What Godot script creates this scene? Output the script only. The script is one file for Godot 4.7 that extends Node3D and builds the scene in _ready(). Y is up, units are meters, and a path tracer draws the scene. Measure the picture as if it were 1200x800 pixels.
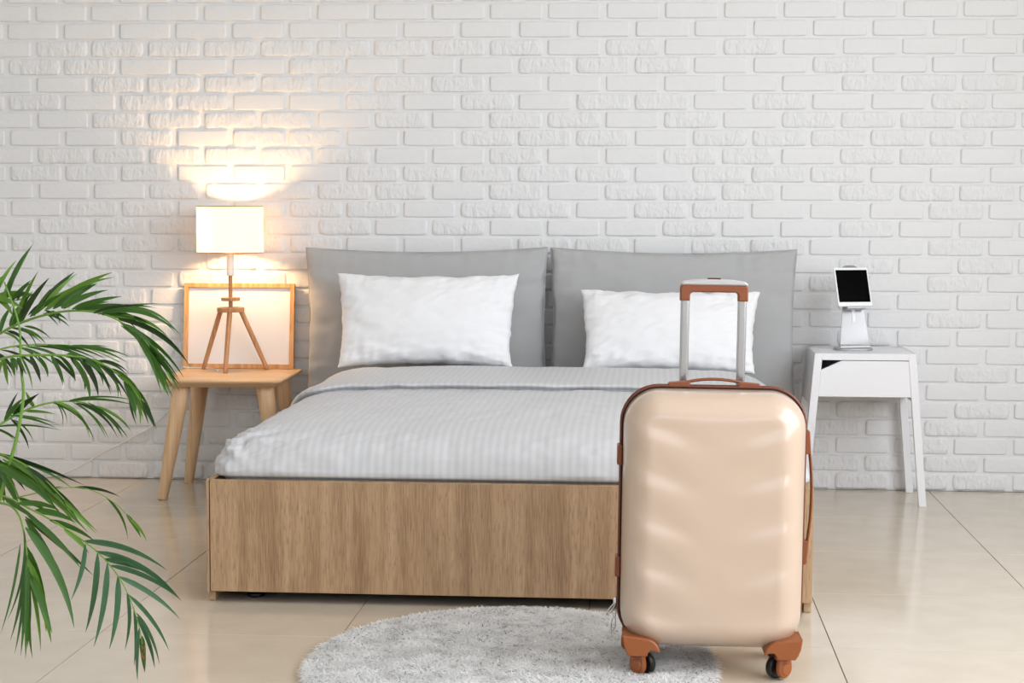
extends Node3D
# A hotel-style bedroom: white brick wall, bed, two bedside tables, suitcase on a round rug, potted palm.
# Metres, y up; the face of the brick wall is the plane z = 0 and the room lies on its +z side.

# ---------------------------------------------------------------- mesh collector
class MB:
	var v := PackedVector3Array()
	var n := PackedVector3Array()
	var uv := PackedVector2Array()
	var ix := PackedInt32Array()

	func tri(a: int, b: int, c: int) -> void:      # a, b, c run anticlockwise seen from outside
		ix.append(a); ix.append(c); ix.append(b)

	func grid(rows: Array, wrap := false, uvs: Array = [], flip := false) -> void:
		var base := v.size()
		var nr := rows.size()
		var nc: int = rows[0].size()
		var acc := PackedVector3Array()
		acc.resize(nr * nc)
		for i in nr:
			for j in nc:
				v.append(rows[i][j])
				uv.append(uvs[i][j] if uvs.size() else Vector2(float(j) / nc, float(i) / nr))
		var last := nc if wrap else nc - 1
		for i in nr - 1:
			for j in last:
				var k := (j + 1) % nc
				var q := [i * nc + j, i * nc + k, (i + 1) * nc + k, (i + 1) * nc + j]
				if flip:
					q = [q[3], q[2], q[1], q[0]]
				for t in [[0, 1, 2], [0, 2, 3]]:
					var a: int = q[t[0]]
					var b: int = q[t[1]]
					var c: int = q[t[2]]
					var f := (v[base + b] - v[base + a]).cross(v[base + c] - v[base + a])
					if f.length_squared() < 1e-20:
						continue
					acc[a] += f; acc[b] += f; acc[c] += f
					tri(base + a, base + b, base + c)
		# poles: points of one row that coincide share their normal
		for i in [0, nr - 1]:
			if rows[i][0].distance_to(rows[i][nc / 2]) < 1e-6:
				var s := Vector3.ZERO
				for j in nc:
					s += acc[i * nc + j]
				for j in nc:
					acc[i * nc + j] = s
		for k in acc.size():
			n.append(acc[k].normalized())

	func face(p: Array, uvs: Array = []) -> void:   # flat convex polygon, anticlockwise seen from outside
		var base := v.size()
		var f: Vector3 = Vector3.ZERO
		for i in range(1, p.size() - 1):
			f += (p[i] - p[0]).cross(p[i + 1] - p[0])
		f = f.normalized()
		for i in p.size():
			v.append(p[i]); n.append(f); uv.append(uvs[i] if uvs.size() else Vector2.ZERO)
		for i in range(1, p.size() - 1):
			tri(base, base + i, base + i + 1)

	func rbox(size: Vector3, r: float, xf := Transform3D(), seg := 2) -> void:   # box with rounded edges
		var core := size * 0.5 - Vector3.ONE * r
		var ts := []
		for k in seg + 1:
			ts.append([-1.0 + float(k) / seg, -1.0])
		for k in seg + 1:
			ts.append([float(k) / seg, 1.0])
		for ax in 3:
			for sg in [-1.0, 1.0]:
				var base := v.size()
				var m := ts.size()
				for i in m:
					for j in m:
						var d := Vector3.ZERO
						var c := Vector3.ZERO
						d[ax] = sg
						c[ax] = sg * core[ax]
						d[(ax + 1) % 3] = tan(ts[j][0] * PI / 4)
						c[(ax + 1) % 3] = ts[j][1] * core[(ax + 1) % 3]
						d[(ax + 2) % 3] = tan(ts[i][0] * PI / 4)
						c[(ax + 2) % 3] = ts[i][1] * core[(ax + 2) % 3]
						d = d.normalized()
						v.append(xf * (c + d * r)); n.append((xf.basis * d).normalized())
						uv.append(Vector2(c[(ax + 1) % 3], c[(ax + 2) % 3]))
				for i in m - 1:
					for j in m - 1:
						var a := base + i * m + j
						if sg > 0:
							tri(a, a + 1, a + m + 1); tri(a, a + m + 1, a + m)
						else:
							tri(a, a + m + 1, a + 1); tri(a, a + m, a + m + 1)

	func box(lo: Vector3, hi: Vector3, r := 0.0015) -> void:
		rbox(hi - lo, minf(r, minf((hi - lo).x, minf((hi - lo).y, (hi - lo).z)) * 0.49), Transform3D(Basis(), (lo + hi) * 0.5), 1)

	func lathe(profile: Array, seg: int, xf := Transform3D()) -> void:   # Vector2(radius, height), outside faces out when going up
		var rows := []
		for p in profile:
			var row := []
			for j in seg:
				var a := TAU * j / seg
				row.append(xf * Vector3(p.x * cos(a), p.y, -p.x * sin(a)))
			rows.append(row)
		grid(rows, true)

	func tube(pts: Array, radii: Array, seg := 8, squash := 1.0, side := Vector3.ZERO) -> void:
		var rows := []
		var nn := side
		for i in pts.size():
			var t: Vector3 = (pts[mini(i + 1, pts.size() - 1)] - pts[maxi(i - 1, 0)]).normalized()
			if nn == Vector3.ZERO:
				nn = t.cross(Vector3.UP if absf(t.y) < 0.9 else Vector3.RIGHT)
			nn = (nn - t * nn.dot(t)).normalized()
			var bb := t.cross(nn)
			var row := []
			for j in seg:
				var a := TAU * j / seg
				row.append(pts[i] + (nn * cos(a) + bb * sin(a) * squash) * radii[mini(i, radii.size() - 1)])
			rows.append(row)
		var first := []
		var end := []
		for j in seg:
			first.append(pts[0]); end.append(pts[-1])
		rows.push_front(first); rows.append(end)
		grid(rows, true)

	func prism(pts: Array, z0: float, z1: float, bev := 0.001, xf := Transform3D()) -> void:   # Vector2 outline, anticlockwise seen from +z
		var m := pts.size()
		var inner := []
		for i in m:
			var a: Vector2 = (pts[i] - pts[(i + m - 1) % m]).normalized()
			var b: Vector2 = (pts[(i + 1) % m] - pts[i]).normalized()
			var na := Vector2(-a.y, a.x)
			var nb := Vector2(-b.y, b.x)
			var s := (na + nb).normalized()
			inner.append(pts[i] + s * bev / maxf(0.5, s.dot(na)))
		var rings := [[inner, z0], [pts, z0 + bev], [pts, z1 - bev], [inner, z1]]
		for k in 3:
			for i in m:
				var j := (i + 1) % m
				face([xf * to3(rings[k][0][i], rings[k][1]), xf * to3(rings[k][0][j], rings[k][1]), xf * to3(rings[k + 1][0][j], rings[k + 1][1]), xf * to3(rings[k + 1][0][i], rings[k + 1][1])])
		var tr := Geometry2D.triangulate_polygon(PackedVector2Array(inner))
		for k in range(0, tr.size(), 3):
			var a: Vector2 = inner[tr[k]]
			var b: Vector2 = inner[tr[k + 1]]
			var c: Vector2 = inner[tr[k + 2]]
			if (b - a).cross(c - a) < 0:
				var s := b
				b = c
				c = s
			face([xf * to3(a, z1), xf * to3(b, z1), xf * to3(c, z1)])
			face([xf * to3(c, z0), xf * to3(b, z0), xf * to3(a, z0)])

	func to3(p: Vector2, z: float) -> Vector3:
		return Vector3(p.x, p.y, z)

	func mesh() -> ArrayMesh:
		var a := []
		a.resize(Mesh.ARRAY_MAX)
		a[Mesh.ARRAY_VERTEX] = v; a[Mesh.ARRAY_NORMAL] = n; a[Mesh.ARRAY_TEX_UV] = uv; a[Mesh.ARRAY_INDEX] = ix
		var m := ArrayMesh.new()
		m.add_surface_from_arrays(Mesh.PRIMITIVE_TRIANGLES, a)
		return m

# ---------------------------------------------------------------- small helpers
var rng := RandomNumberGenerator.new()
var M := {}
var frond_node: Node3D
var leaf_count := 0

func V(x: float, y: float, z: float) -> Vector3:
	return Vector3(x, y, z)

func P2(x: float, y: float) -> Vector2:
	return Vector2(x, y)

func show_mesh(called: String, mesh: Mesh, mat: Material, parent: Node) -> MeshInstance3D:
	var o := MeshInstance3D.new()
	o.name = called
	o.mesh = mesh
	o.material_override = mat
	parent.add_child(o, true)
	return o

func part(called: String, mb: MB, mat: Material, parent: Node) -> MeshInstance3D:
	return show_mesh(called, mb.mesh(), mat, parent)

func tag(o: Node, label: String, category: String, group := "") -> void:
	o.set_meta("label", label)
	o.set_meta("category", category)
	if group:
		o.set_meta("group", group)

func thing(called: String, label: String, category: String, at := Vector3.ZERO, group := "") -> Node3D:
	var o := Node3D.new()
	o.name = called
	o.position = at
	add_child(o, true)
	tag(o, label, category, group)
	return o

func structure(called: String, mb: MB, mat: Material) -> MeshInstance3D:
	var o := part(called, mb, mat, self)
	o.set_meta("kind", "structure")
	return o

func noise(sd: int, freq: float, oct := 3, kind := FastNoiseLite.TYPE_SIMPLEX_SMOOTH) -> FastNoiseLite:
	var f := FastNoiseLite.new()
	f.seed = sd
	f.noise_type = kind
	f.frequency = freq
	f.fractal_octaves = oct
	return f

func smooth01(a: float, b: float, x: float) -> float:
	return smoothstep(a, b, x)

# a seamless grey noise picture, w x h, stretched to out x out
func grey(sd: int, freq: float, w: int, h: int, out: int, oct := 3) -> Image:
	var im := noise(sd, freq, oct).get_seamless_image(w, h)
	im.convert(Image.FORMAT_L8)
	im.resize(out, out, Image.INTERPOLATE_CUBIC)
	return im

# wood: fine grain, broad bands and pores, grain along v (or along u when turned)
func wood_texture(sd: int, dark: Color, mid: Color, light: Color, turned := false, pores := 0.35, fine_freq := 0.16, fine_amp := 0.75, band_amp := 1.1) -> ImageTexture:
	var s := 512
	var fine := grey(sd, fine_freq, 512, 20, s, 3).get_data()
	var band := grey(sd + 1, 0.022, 512, 24, s, 3).get_data()
	var pore := grey(sd + 2, 0.35, 512, 60, s, 1).get_data()
	var b := PackedByteArray()
	b.resize(s * s * 3)
	for y in s:
		for x in s:
			var k := y * s + x
			var t := (fine[k] / 255.0 - 0.5) * fine_amp + (band[k] / 255.0 - 0.5) * band_amp + 0.5
			var c := dark.lerp(mid, clampf(t * 2.0, 0, 1)).lerp(light, clampf(t * 2.0 - 1.0, 0, 1))
			var q := pore[k] / 255.0
			if q > 0.68:
				c = c.lerp(dark, minf(1.0, (q - 0.68) * 5.0) * pores)
			var at := (x * s + y if turned else k) * 3
			b[at] = int(c.r * 255); b[at + 1] = int(c.g * 255); b[at + 2] = int(c.b * 255)
	return ImageTexture.create_from_image(Image.create_from_data(s, s, false, Image.FORMAT_RGB8, b))

func noise_texture(sd: int, freq: float, w := 256, h := 256, out := 256, oct := 3) -> ImageTexture:
	return ImageTexture.create_from_image(grey(sd, freq, w, h, out, oct))

# two colours mixed by noise
func mottle(sd: int, freq: float, a: Color, b: Color, oct := 4, gain := 1.6) -> ImageTexture:
	var g := grey(sd, freq, 512, 512, 512, oct)
	var d := g.get_data()
	var o := PackedByteArray()
	o.resize(d.size() * 3)
	for k in d.size():
		var c := a.lerp(b, clampf((d[k] / 255.0 - 0.5) * gain + 0.5, 0, 1))
		o[k * 3] = int(c.r * 255); o[k * 3 + 1] = int(c.g * 255); o[k * 3 + 2] = int(c.b * 255)
	return ImageTexture.create_from_image(Image.create_from_data(512, 512, false, Image.FORMAT_RGB8, o))

func mat(called: String, c: Color, rough: float, metal := 0.0) -> StandardMaterial3D:
	var m := StandardMaterial3D.new()
	m.resource_name = called
	m.albedo_color = c
	m.roughness = rough
	m.metallic = metal
	M[called] = m
	return m

func triplanar(m: StandardMaterial3D, tex: Texture2D, scale: Vector3) -> void:
	m.albedo_texture = tex
	m.uv1_triplanar = true
	m.uv1_scale = scale

func relief(m: StandardMaterial3D, tex: Texture2D, cm: float, scale := Vector3.ZERO) -> void:
	m.heightmap_enabled = true
	m.heightmap_texture = tex
	m.heightmap_scale = cm
	if scale != Vector3.ZERO:
		m.uv1_triplanar = true
		m.uv1_scale = scale

# points of a rounded rectangle, anticlockwise, always the same number of them
func rrect(hx: float, hy: float, r: float, nc := 10, ns := 16) -> Array:
	var out := []
	r = clampf(r, 0.0, minf(hx, hy))
	var c := [P2(hx - r, hy - r), P2(-hx + r, hy - r), P2(-hx + r, -hy + r), P2(hx - r, -hy + r)]
	for k in 4:
		for i in nc + 1:
			var a := PI / 2 * (k + float(i) / nc)
			out.append(c[k] + P2(cos(a), sin(a)) * r)
		var from: Vector2 = out[-1]
		var a2 := PI / 2 * (k + 1)
		var to: Vector2 = c[(k + 1) % 4] + P2(cos(a2), sin(a2)) * r
		for i in range(1, ns):
			out.append(from.lerp(to, float(i) / ns))
	return out

# ---------------------------------------------------------------- scene
func _ready() -> void:
	rng.seed = 7
	# camera
	var cam := Camera3D.new()
	cam.name = "camera"
	cam.fov = rad_to_deg(2.0 * atan(400.0 / 2060.0))
	cam.near = 0.05
	cam.transform = Transform3D(Basis(Vector3.UP, 0.078479) * Basis(Vector3.RIGHT, -0.076307) * Basis(Vector3.BACK, 0.002967), V(0.522, 1.06, 6.657))
	add_child(cam)
	cam.current = true
	# sky and exposure
	var env := Environment.new()
	env.background_mode = Environment.BG_SKY
	var sky := Sky.new()
	var sm := ProceduralSkyMaterial.new()
	sm.sky_top_color = Color(0.86, 0.91, 1.0)
	sm.sky_horizon_color = Color(0.93, 0.95, 0.98)
	sm.ground_horizon_color = Color(0.62, 0.61, 0.58)
	sm.ground_bottom_color = Color(0.45, 0.44, 0.42)
	sm.sky_energy_multiplier = 1.6
	sm.ground_energy_multiplier = 1.6
	sky.sky_material = sm
	env.sky = sky
	env.tonemap_mode = Environment.TONE_MAPPER_LINEAR
	env.tonemap_exposure = 0.79
	env.sdfgi_enabled = true
	env.ssao_enabled = true
	env.ssil_enabled = true
	var we := WorldEnvironment.new()
	we.name = "world_environment"
	we.environment = env
	add_child(we)
	# daylight that comes in through the two large windows (right wall; wall behind the camera)
	daylight("window_daylight", V(2.95, 1.925, 4.5), PI / 2, Vector2(5.0, 2.25), 20.5, Color(0.975, 0.987, 1.0))
	daylight("window_daylight", V(0.6, 2.125, 8.12), 0.0, Vector2(4.8, 1.85), 1.8, Color(0.975, 0.987, 1.0))

	materials()
	room()
	back_wall()
	floor_tiles()
	bed()
	duvet()
	headboard_cushions()
	pillows()
	suitcase()
	rug()
	wooden_table()
	lamp()
	picture_frame()
	white_table()
	tablet()
	palm()

func daylight(called: String, at: Vector3, turn: float, size: Vector2, energy: float, c: Color) -> void:
	var l := AreaLight3D.new()
	l.name = called
	l.position = at
	l.rotation = V(-0.33, turn, 0)
	l.area_size = size
	l.area_range = 20.0
	l.area_attenuation = 2.0
	l.light_color = c
	l.light_energy = energy
	l.shadow_enabled = true
	add_child(l, true)

func materials() -> void:
	var wall := mat("wall_paint", Color(0.89, 0.89, 0.89), 0.6)
	var plaster := noise_texture(11, 0.03, 256, 256, 256, 4)
	relief(wall, plaster, 0.10, Vector3.ONE * 3.0)
	var smooth := mat("brick_smooth", Color(0.885, 0.885, 0.885), 0.55)
	relief(smooth, plaster, 0.08, Vector3.ONE * 4.0)
	# chiselled brick faces: slanting ridges
	var ch := noise(21, 0.045, 3)
	ch.fractal_type = FastNoiseLite.FRACTAL_RIDGED
	var ci := ch.get_seamless_image(256, 128)
	ci.convert(Image.FORMAT_L8)
	ci.resize(256, 512, Image.INTERPOLATE_CUBIC)
	var rough := mat("brick_rough", Color(0.885, 0.885, 0.885), 0.6)
	relief(rough, ImageTexture.create_from_image(ci), 0.42, V(2.0, 1.9, 2.0))
	mat("plain_paint", Color(0.92, 0.92, 0.91), 0.8)
	mat("ceiling_paint", Color(0.95, 0.95, 0.95), 0.9)
	mat("window_white", Color(0.9, 0.9, 0.9), 0.4)
	var glass := mat("window_glass", Color(1, 1, 1, 0.04), 0.02)
	glass.transparency = BaseMaterial3D.TRANSPARENCY_ALPHA
	mat("grout", Color(0.52, 0.46, 0.40), 0.8)
	var tile := mat("tile_beige", Color.WHITE, 0.13)
	triplanar(tile, mottle(31, 0.012, Color(0.805, 0.755, 0.680), Color(0.825, 0.775, 0.702), 5), Vector3.ONE * 0.9)
	tile.metallic_specular = 0.5
	# woods
	var oak := mat("bed_oak", Color.WHITE, 0.5)
	triplanar(oak, wood_texture(41, Color(0.51, 0.39, 0.275), Color(0.69, 0.56, 0.425), Color(0.79, 0.675, 0.54), false, 0.45, 0.42, 0.62, 0.55), V(1.3, 1.25, 1.3))
	var pine := mat("pine_upright", Color.WHITE, 0.45)
	triplanar(pine, wood_texture(47, Color(0.77, 0.615, 0.455), Color(0.855, 0.715, 0.555), Color(0.90, 0.78, 0.63), false, 0.15), V(3.0, 0.9, 3.0))
	var pinet := mat("pine_top", Color.WHITE, 0.4)
	triplanar(pinet, wood_texture(53, Color(0.77, 0.615, 0.455), Color(0.855, 0.715, 0.555), Color(0.90, 0.78, 0.63), true, 0.15), V(0.9, 3.0, 3.0))
	var lampw := mat("lamp_wood", Color.WHITE, 0.5)
	triplanar(lampw, wood_texture(59, Color(0.66, 0.45, 0.28), Color(0.76, 0.56, 0.38), Color(0.82, 0.64, 0.46), false, 0.15), V(5.0, 1.2, 5.0))
	var framew := mat("frame_wood", Color.WHITE, 0.5)
	triplanar(framew, wood_texture(61, Color(0.76, 0.55, 0.34), Color(0.83, 0.63, 0.42), Color(0.88, 0.70, 0.50), false, 0.15), V(3.0, 3.0, 3.0))
	# cloth
	var st := Image.create(64, 4, false, Image.FORMAT_RGB8)
	for x in 64:
		var k := smoothstep(-0.25, 0.25, sin(TAU * x / 64.0))
		var c := Color(0.765, 0.765, 0.77).lerp(Color(0.795, 0.795, 0.80), k)
		for y in 4:
			st.set_pixel(x, y, c)
	var du := mat("striped_satin", Color.WHITE, 0.6)
	du.albedo_texture = ImageTexture.create_from_image(st)
	du.rim_enabled = true
	du.rim = 0.25
	var weave := noise_texture(71, 0.12, 256, 256, 256, 2)
	var grey_cloth := mat("grey_linen", Color(0.68, 0.68, 0.68), 0.85)
	relief(grey_cloth, weave, 0.03, Vector3.ONE * 8.0)
	grey_cloth.rim_enabled = true
	grey_cloth.rim = 0.3
	var white_cloth := mat("white_cotton", Color(0.93, 0.93, 0.935), 0.8)
	relief(white_cloth, weave, 0.02, Vector3.ONE * 6.0)
	mat("rug_backing", Color(0.92, 0.92, 0.91), 0.95)
	var pile := mat("rug_pile", Color.WHITE, 0.9)
	pile.vertex_color_use_as_albedo = true
	pile.backlight_enabled = true
	pile.backlight = Color(1.0, 1.0, 1.0)
	# suitcase
	var shell := mat("suitcase_cream", Color(0.775, 0.685, 0.605), 0.30)
	shell.clearcoat_enabled = true
	shell.clearcoat = 0.7
	shell.clearcoat_roughness = 0.18
	var tan_ := mat("tan_leather", Color(0.51, 0.275, 0.14), 0.42)
	relief(tan_, noise_texture(81, 0.1, 256, 256, 256, 3), 0.02, Vector3.ONE * 12.0)
	mat("tan_plastic", Color(0.57, 0.315, 0.145), 0.36)
	mat("brown_trim", Color(0.43, 0.23, 0.14), 0.4)
	mat("zipper_dark", Color(0.15, 0.065, 0.05), 0.6)
	mat("chrome", Color(0.80, 0.80, 0.80), 0.22, 0.95)
	mat("brushed_silver", Color(0.74, 0.74, 0.75), 0.22, 0.95)
	mat("silver_plastic", Color(0.74, 0.74, 0.74), 0.3, 0.3)
	mat("tyre_black", Color(0.05, 0.05, 0.05), 0.45)
	mat("button_red", Color(0.30, 0.10, 0.06), 0.4)
	# bedside things
	mat("white_metal", Color(0.91, 0.91, 0.92), 0.35)
	mat("paper_white", Color(0.93, 0.93, 0.94), 0.5)
	mat("tablet_white", Color(0.93, 0.93, 0.93), 0.3)
	mat("tablet_screen", Color(0.012, 0.012, 0.012), 0.2).metallic_specular = 0.12
	mat("stand_aluminium", Color(0.70, 0.70, 0.71), 0.38, 0.6)
	mat("stand_grey", Color(0.55, 0.55, 0.54), 0.45)
	var shade := mat("lamp_shade_cloth", Color(0.95, 0.88, 0.78), 0.85)
	shade.backlight_enabled = true
	shade.backlight = Color(0.92, 0.84, 0.74)
	mat("shade_rim", Color(0.62, 0.48, 0.36), 0.7)
	mat("socket_white", Color(0.93, 0.92, 0.90), 0.4)
	var bulb := mat("bulb_glow", Color(1.0, 0.9, 0.75), 0.4)
	bulb.emission_enabled = true
	bulb.emission = Color(1.0, 0.78, 0.5)
	bulb.emission_energy_multiplier = 4.0
	mat("cord_white", Color(0.92, 0.92, 0.91), 0.5)
	# palm
	for g in [["leaf_dark", Color(0.13, 0.25, 0.07)], ["leaf_mid", Color(0.25, 0.44, 0.11)], ["leaf_light", Color(0.42, 0.60, 0.18)], ["leaf_bluish", Color(0.28, 0.47, 0.32)]]:
		var l := mat(g[0], Color.WHITE, 0.42)
		l.albedo_texture = leaf_texture(g[1], false)
		l.backlight_enabled = true
		l.backlight = Color(0.35, 0.5, 0.2)
	var br := mat("leaf_browning", Color.WHITE, 0.5)
	br.albedo_texture = leaf_texture(Color(0.24, 0.42, 0.10), true)
	mat("palm_stem", Color(0.42, 0.58, 0.20), 0.45)
	mat("pot_white", Color(0.85, 0.84, 0.82), 0.5)
	mat("soil", Color(0.16, 0.11, 0.08), 0.95)

# long veins along a leaf; a leaf that browns has dry patches
func leaf_texture(c: Color, dry: bool) -> ImageTexture:
	var im := Image.create(32, 64, false, Image.FORMAT_RGB8)
	var nz := noise(91, 0.09, 2)
	for y in 64:
		for x in 32:
			var k := 0.88 + 0.18 * nz.get_noise_2d(x * 6.0, y * 0.3)
			var col := Color(c.r * k, c.g * k, c.b * k)
			if dry:
				var q := smoothstep(0.05, 0.3, nz.get_noise_2d(x * 0.9 + 40.0, y * 0.8) + 0.32 - absf(y / 64.0 - 0.45) * 2.4)
				col = col.lerp(Color(0.58, 0.40, 0.20), q)
			im.set_pixel(x, y, col)
	return ImageTexture.create_from_image(im)

# ---------------------------------------------------------------- the room
const XL := -3.244
const XR := 3.378
const ZF := 8.498
const CH := 3.2

func room() -> void:
	var m := MB.new()
	m.box(V(XL - 0.2, 0, -0.2), V(XL, CH, ZF + 0.2))
	structure("wall_left", m, M.plain_paint)
	# right wall with a large window
	m = MB.new()
	for b in [[V(XR, 0, -0.2), V(XR + 0.2, CH, 2.0)], [V(XR, 0, 7.0), V(XR + 0.2, CH, ZF + 0.2)], [V(XR, 0, 2.0), V(XR + 0.2, 0.8, 7.0)], [V(XR, 3.05, 2.0), V(XR + 0.2, CH, 7.0)]]:
		m.box(b[0], b[1])
	structure("wall_right", m, M.plain_paint)
	m = MB.new()
	for b in [[V(XL, 0, ZF), V(-1.8, CH, ZF + 0.2)], [V(3.0, 0, ZF), V(XR, CH, ZF + 0.2)], [V(-1.8, 0, ZF), V(3.0, 1.2, ZF + 0.2)], [V(-1.8, 3.05, ZF), V(3.0, CH, ZF + 0.2)]]:
		m.box(b[0], b[1])
	structure("wall_front", m, M.plain_paint)
	m = MB.new()
	m.box(V(XL - 0.2, CH, -0.2), V(XR + 0.2, CH + 0.2, ZF + 0.2))
	structure("ceiling", m, M.ceiling_paint)
	window(V(XR + 0.1, 0.8, 4.5), 5.0, 2.25, PI / 2)
	window(V(0.6, 1.2, ZF + 0.1), 4.8, 1.85, 0.0)

func window(at: Vector3, w: float, h: float, turn: float) -> void:
	var o := Node3D.new()
	o.name = "window_1" if turn else "window_2"
	o.position = at
	o.rotation.y = turn
	o.set_meta("kind", "structure")
	add_child(o, true)
	var f := MB.new()
	for b in [[V(-w / 2, 0, -0.03), V(w / 2, 0.06, 0.03)], [V(-w / 2, h - 0.06, -0.03), V(w / 2, h, 0.03)]]:
		f.box(b[0], b[1], 0.003)
	for k in 4:
		var x := -w / 2 + (w - 0.06) * k / 3.0
		f.box(V(x, 0.06, -0.03), V(x + 0.06, h - 0.06, 0.03), 0.003)
	part("window_frame", f, M.window_white, o)
	for k in 3:
		var x := -w / 2 + (w - 0.06) * k / 3.0 + 0.06
		var g := MB.new()
		g.box(V(x, 0.06, -0.003), V(x + (w - 0.06) / 3.0 - 0.06, h - 0.06, 0.003))
		part("pane", g, M.window_glass, o)

# one brick: outline sunk into the mortar, worn edges, face flat or chiselled
func brick_rows(w: float, h: float, rough: bool, sd: int) -> Array:
	var nz := noise(sd, 1.0, 2)
	var xs := [0.0, 0.0, 0.0]
	var nx := 7 if rough else 3
	var ny := 3 if rough else 1
	xs = [[-1.0, 0.0, 0.0], [-1.0, 0.0035, 0.62], [-1.0, 0.012, 1.0]]
	for i in range(1, nx):
		xs.append([-1.0 + 2.0 * i / nx, 0.0, 1.0])
	xs.append_array([[1.0, -0.012, 1.0], [1.0, -0.0035, 0.62], [1.0, 0.0, 0.0]])
	var ys := [[-1.0, 0.0, 0.0], [-1.0, 0.002, 0.6], [-1.0, 0.007, 1.0]]
	for i in range(1, ny):
		ys.append([-1.0 + 2.0 * i / ny, 0.0, 1.0])
	ys.append_array([[1.0, -0.007, 1.0], [1.0, -0.002, 0.6], [1.0, 0.0, 0.0]])
	var tilt := rng.randf_range(-0.001, 0.001)
	var rows := []
	for b in ys:
		var row := []
		for a in xs:
			var x: float = a[0] * w / 2 + a[1]
			var y: float = b[0] * h / 2 + b[1]
			# rounded corners
			var cx: float = maxf(0.0, absf(x) - (w / 2 - 0.020))
			var cy: float = maxf(0.0, absf(y) - (h / 2 - 0.020))
			var far := sqrt(cx * cx + cy * cy)
			if cx > 0.0 and cy > 0.0 and far > 0.020:
				x = signf(x) * (w / 2 - 0.020 + cx * 0.020 / far)
				y = signf(y) * (h / 2 - 0.020 + cy * 0.020 / far)
			var up: float = minf(a[2], b[2])
			var z := -0.0080 + 0.0080 * up
			if up > 0.0:
				z += tilt * x / w * 2.0
				if rough:
					z += nz.get_noise_2d(x * 42.0 + y * 12.0, y * 22.0) * 0.0045
			var wob := nz.get_noise_2d(x * 25.0 + 9.0, y * 25.0) * 0.0016
			row.append(V(x + wob, y + wob * 0.6, z))
		rows.append(row)
	return rows

func back_wall() -> void:
	var m := MB.new()
	m.box(V(XL - 0.2, 0, -0.2), V(XR + 0.2, CH, -0.0066))
	var wall := structure("wall_back", m, M.wall_paint)
	var bw := 0.2040
	var bh := 0.0620
	var kinds := []
	for k in 14:
		var rough := k >= 6
		var mb := MB.new()
		mb.grid(brick_rows(bw, bh, rough, 300 + k))
		kinds.append([mb.mesh(), M.brick_rough if rough else M.brick_smooth])
	var all := []
	var r := 0
	while r * 0.0677 + 0.03 < CH:
		var y := (r + 0.5) * 0.0677
		var odd := 0.0 if r % 2 == 1 else 0.1095
		for c in range(-18, 18):
			# vertical joints of the top row in view lie at -0.2083 + k * 0.219
			var x := -0.2083 + 0.1095 + odd + c * 0.219
			if x < XL + 0.11 or x > XR - 0.11:
				continue
			var seen := 0.0
			if x > -2.09 and x < 1.99 and y < 1.82:
				seen = 1.0
				if x < -1.93 or x > 1.83 or y > 1.78:
					seen = 0.6
				if x > -0.70 and x < 0.98 and y < 0.85 or x > -0.62 and x < 1.0 and y < 0.88 and absf(x - 0.15) > 0.2:
					seen = 0.0
				if y < 0.46 and x > -0.78 and x < 1.04:
					seen = 0.0
				if x > -1.2 and x < -0.9 and y > 0.45 and y < 0.74:
					seen = 0.0
				if x > 1.15 and x < 1.46 and y > 0.37 and y < 0.53:
					seen = 0.1
				if x < -1.75 and y < 0.75 and y > 0.3:
					seen = 0.5
			all.append([seen, V(x, y, 0), r * 40 + c + 18])
		r += 1
	all.sort_custom(func(a, b): return a[0] > b[0] if a[0] != b[0] else a[2] < b[2])
	var rest := MB.new()
	for i in all.size():
		var h := hash(all[i][2] * 7919 + 13)
		var k: int = h % 14
		var jig := V(((h >> 8) % 100 - 50) * 0.00003, ((h >> 16) % 100 - 50) * 0.00001, ((h >> 5) % 100) * 0.000012)
		if i < 300 and all[i][0] > 0.0:
			var o := show_mesh("brick", kinds[k][0], kinds[k][1], wall)
			o.position = all[i][1] + jig
			if (h >> 11) % 2 == 1:
				o.rotation.z = PI
		else:
			var rows := brick_rows(bw, bh, false, 340)
			for row in rows:
				for j in row.size():
					row[j] += all[i][1] + jig
			rest.grid(rows)
	var o := part("brick", rest, M.brick_smooth, wall)
	o.set_meta("kind", "stuff")

func floor_tiles() -> void:
	var m := MB.new()
	m.box(V(XL - 0.2, -0.2, -0.2), V(XR + 0.2, -0.0025, ZF + 0.2))
	var fl := structure("floor", m, M.grout)
	var t := MB.new()
	var hx := 0.2998
	var hz := 0.3023
	var lift := 0.0004
	var o := [V(-hx, -lift, hz), V(hx, -lift, hz), V(hx, -lift, -hz), V(-hx, -lift, -hz)]
	var top := []
	for p in o:
		top.append(V(p.x - signf(p.x) * lift, 0.0, p.z - signf(p.z) * lift))
	t.face(top)
	for k in 4:
		var j := (k + 1) % 4
		t.face([o[k], o[j], top[j], top[k]])
		t.face([o[k] - V(0, 0.006, 0), o[j] - V(0, 0.006, 0), o[j], o[k]])
	var tm := t.mesh()
	for c in 11:
		for r in 14:
			var b := show_mesh("tile", tm, M.tile_beige, fl)
			b.position = V(XL + 0.301 + c * 0.602, rng.randf_range(-0.0002, 0.0), 0.3035 + r * 0.607)

# ---------------------------------------------------------------- bed
const BX0 := -0.6545
const BX1 := 0.951
const BZ := 2.08
const BH := 0.331
const BG := 0.030

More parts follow.
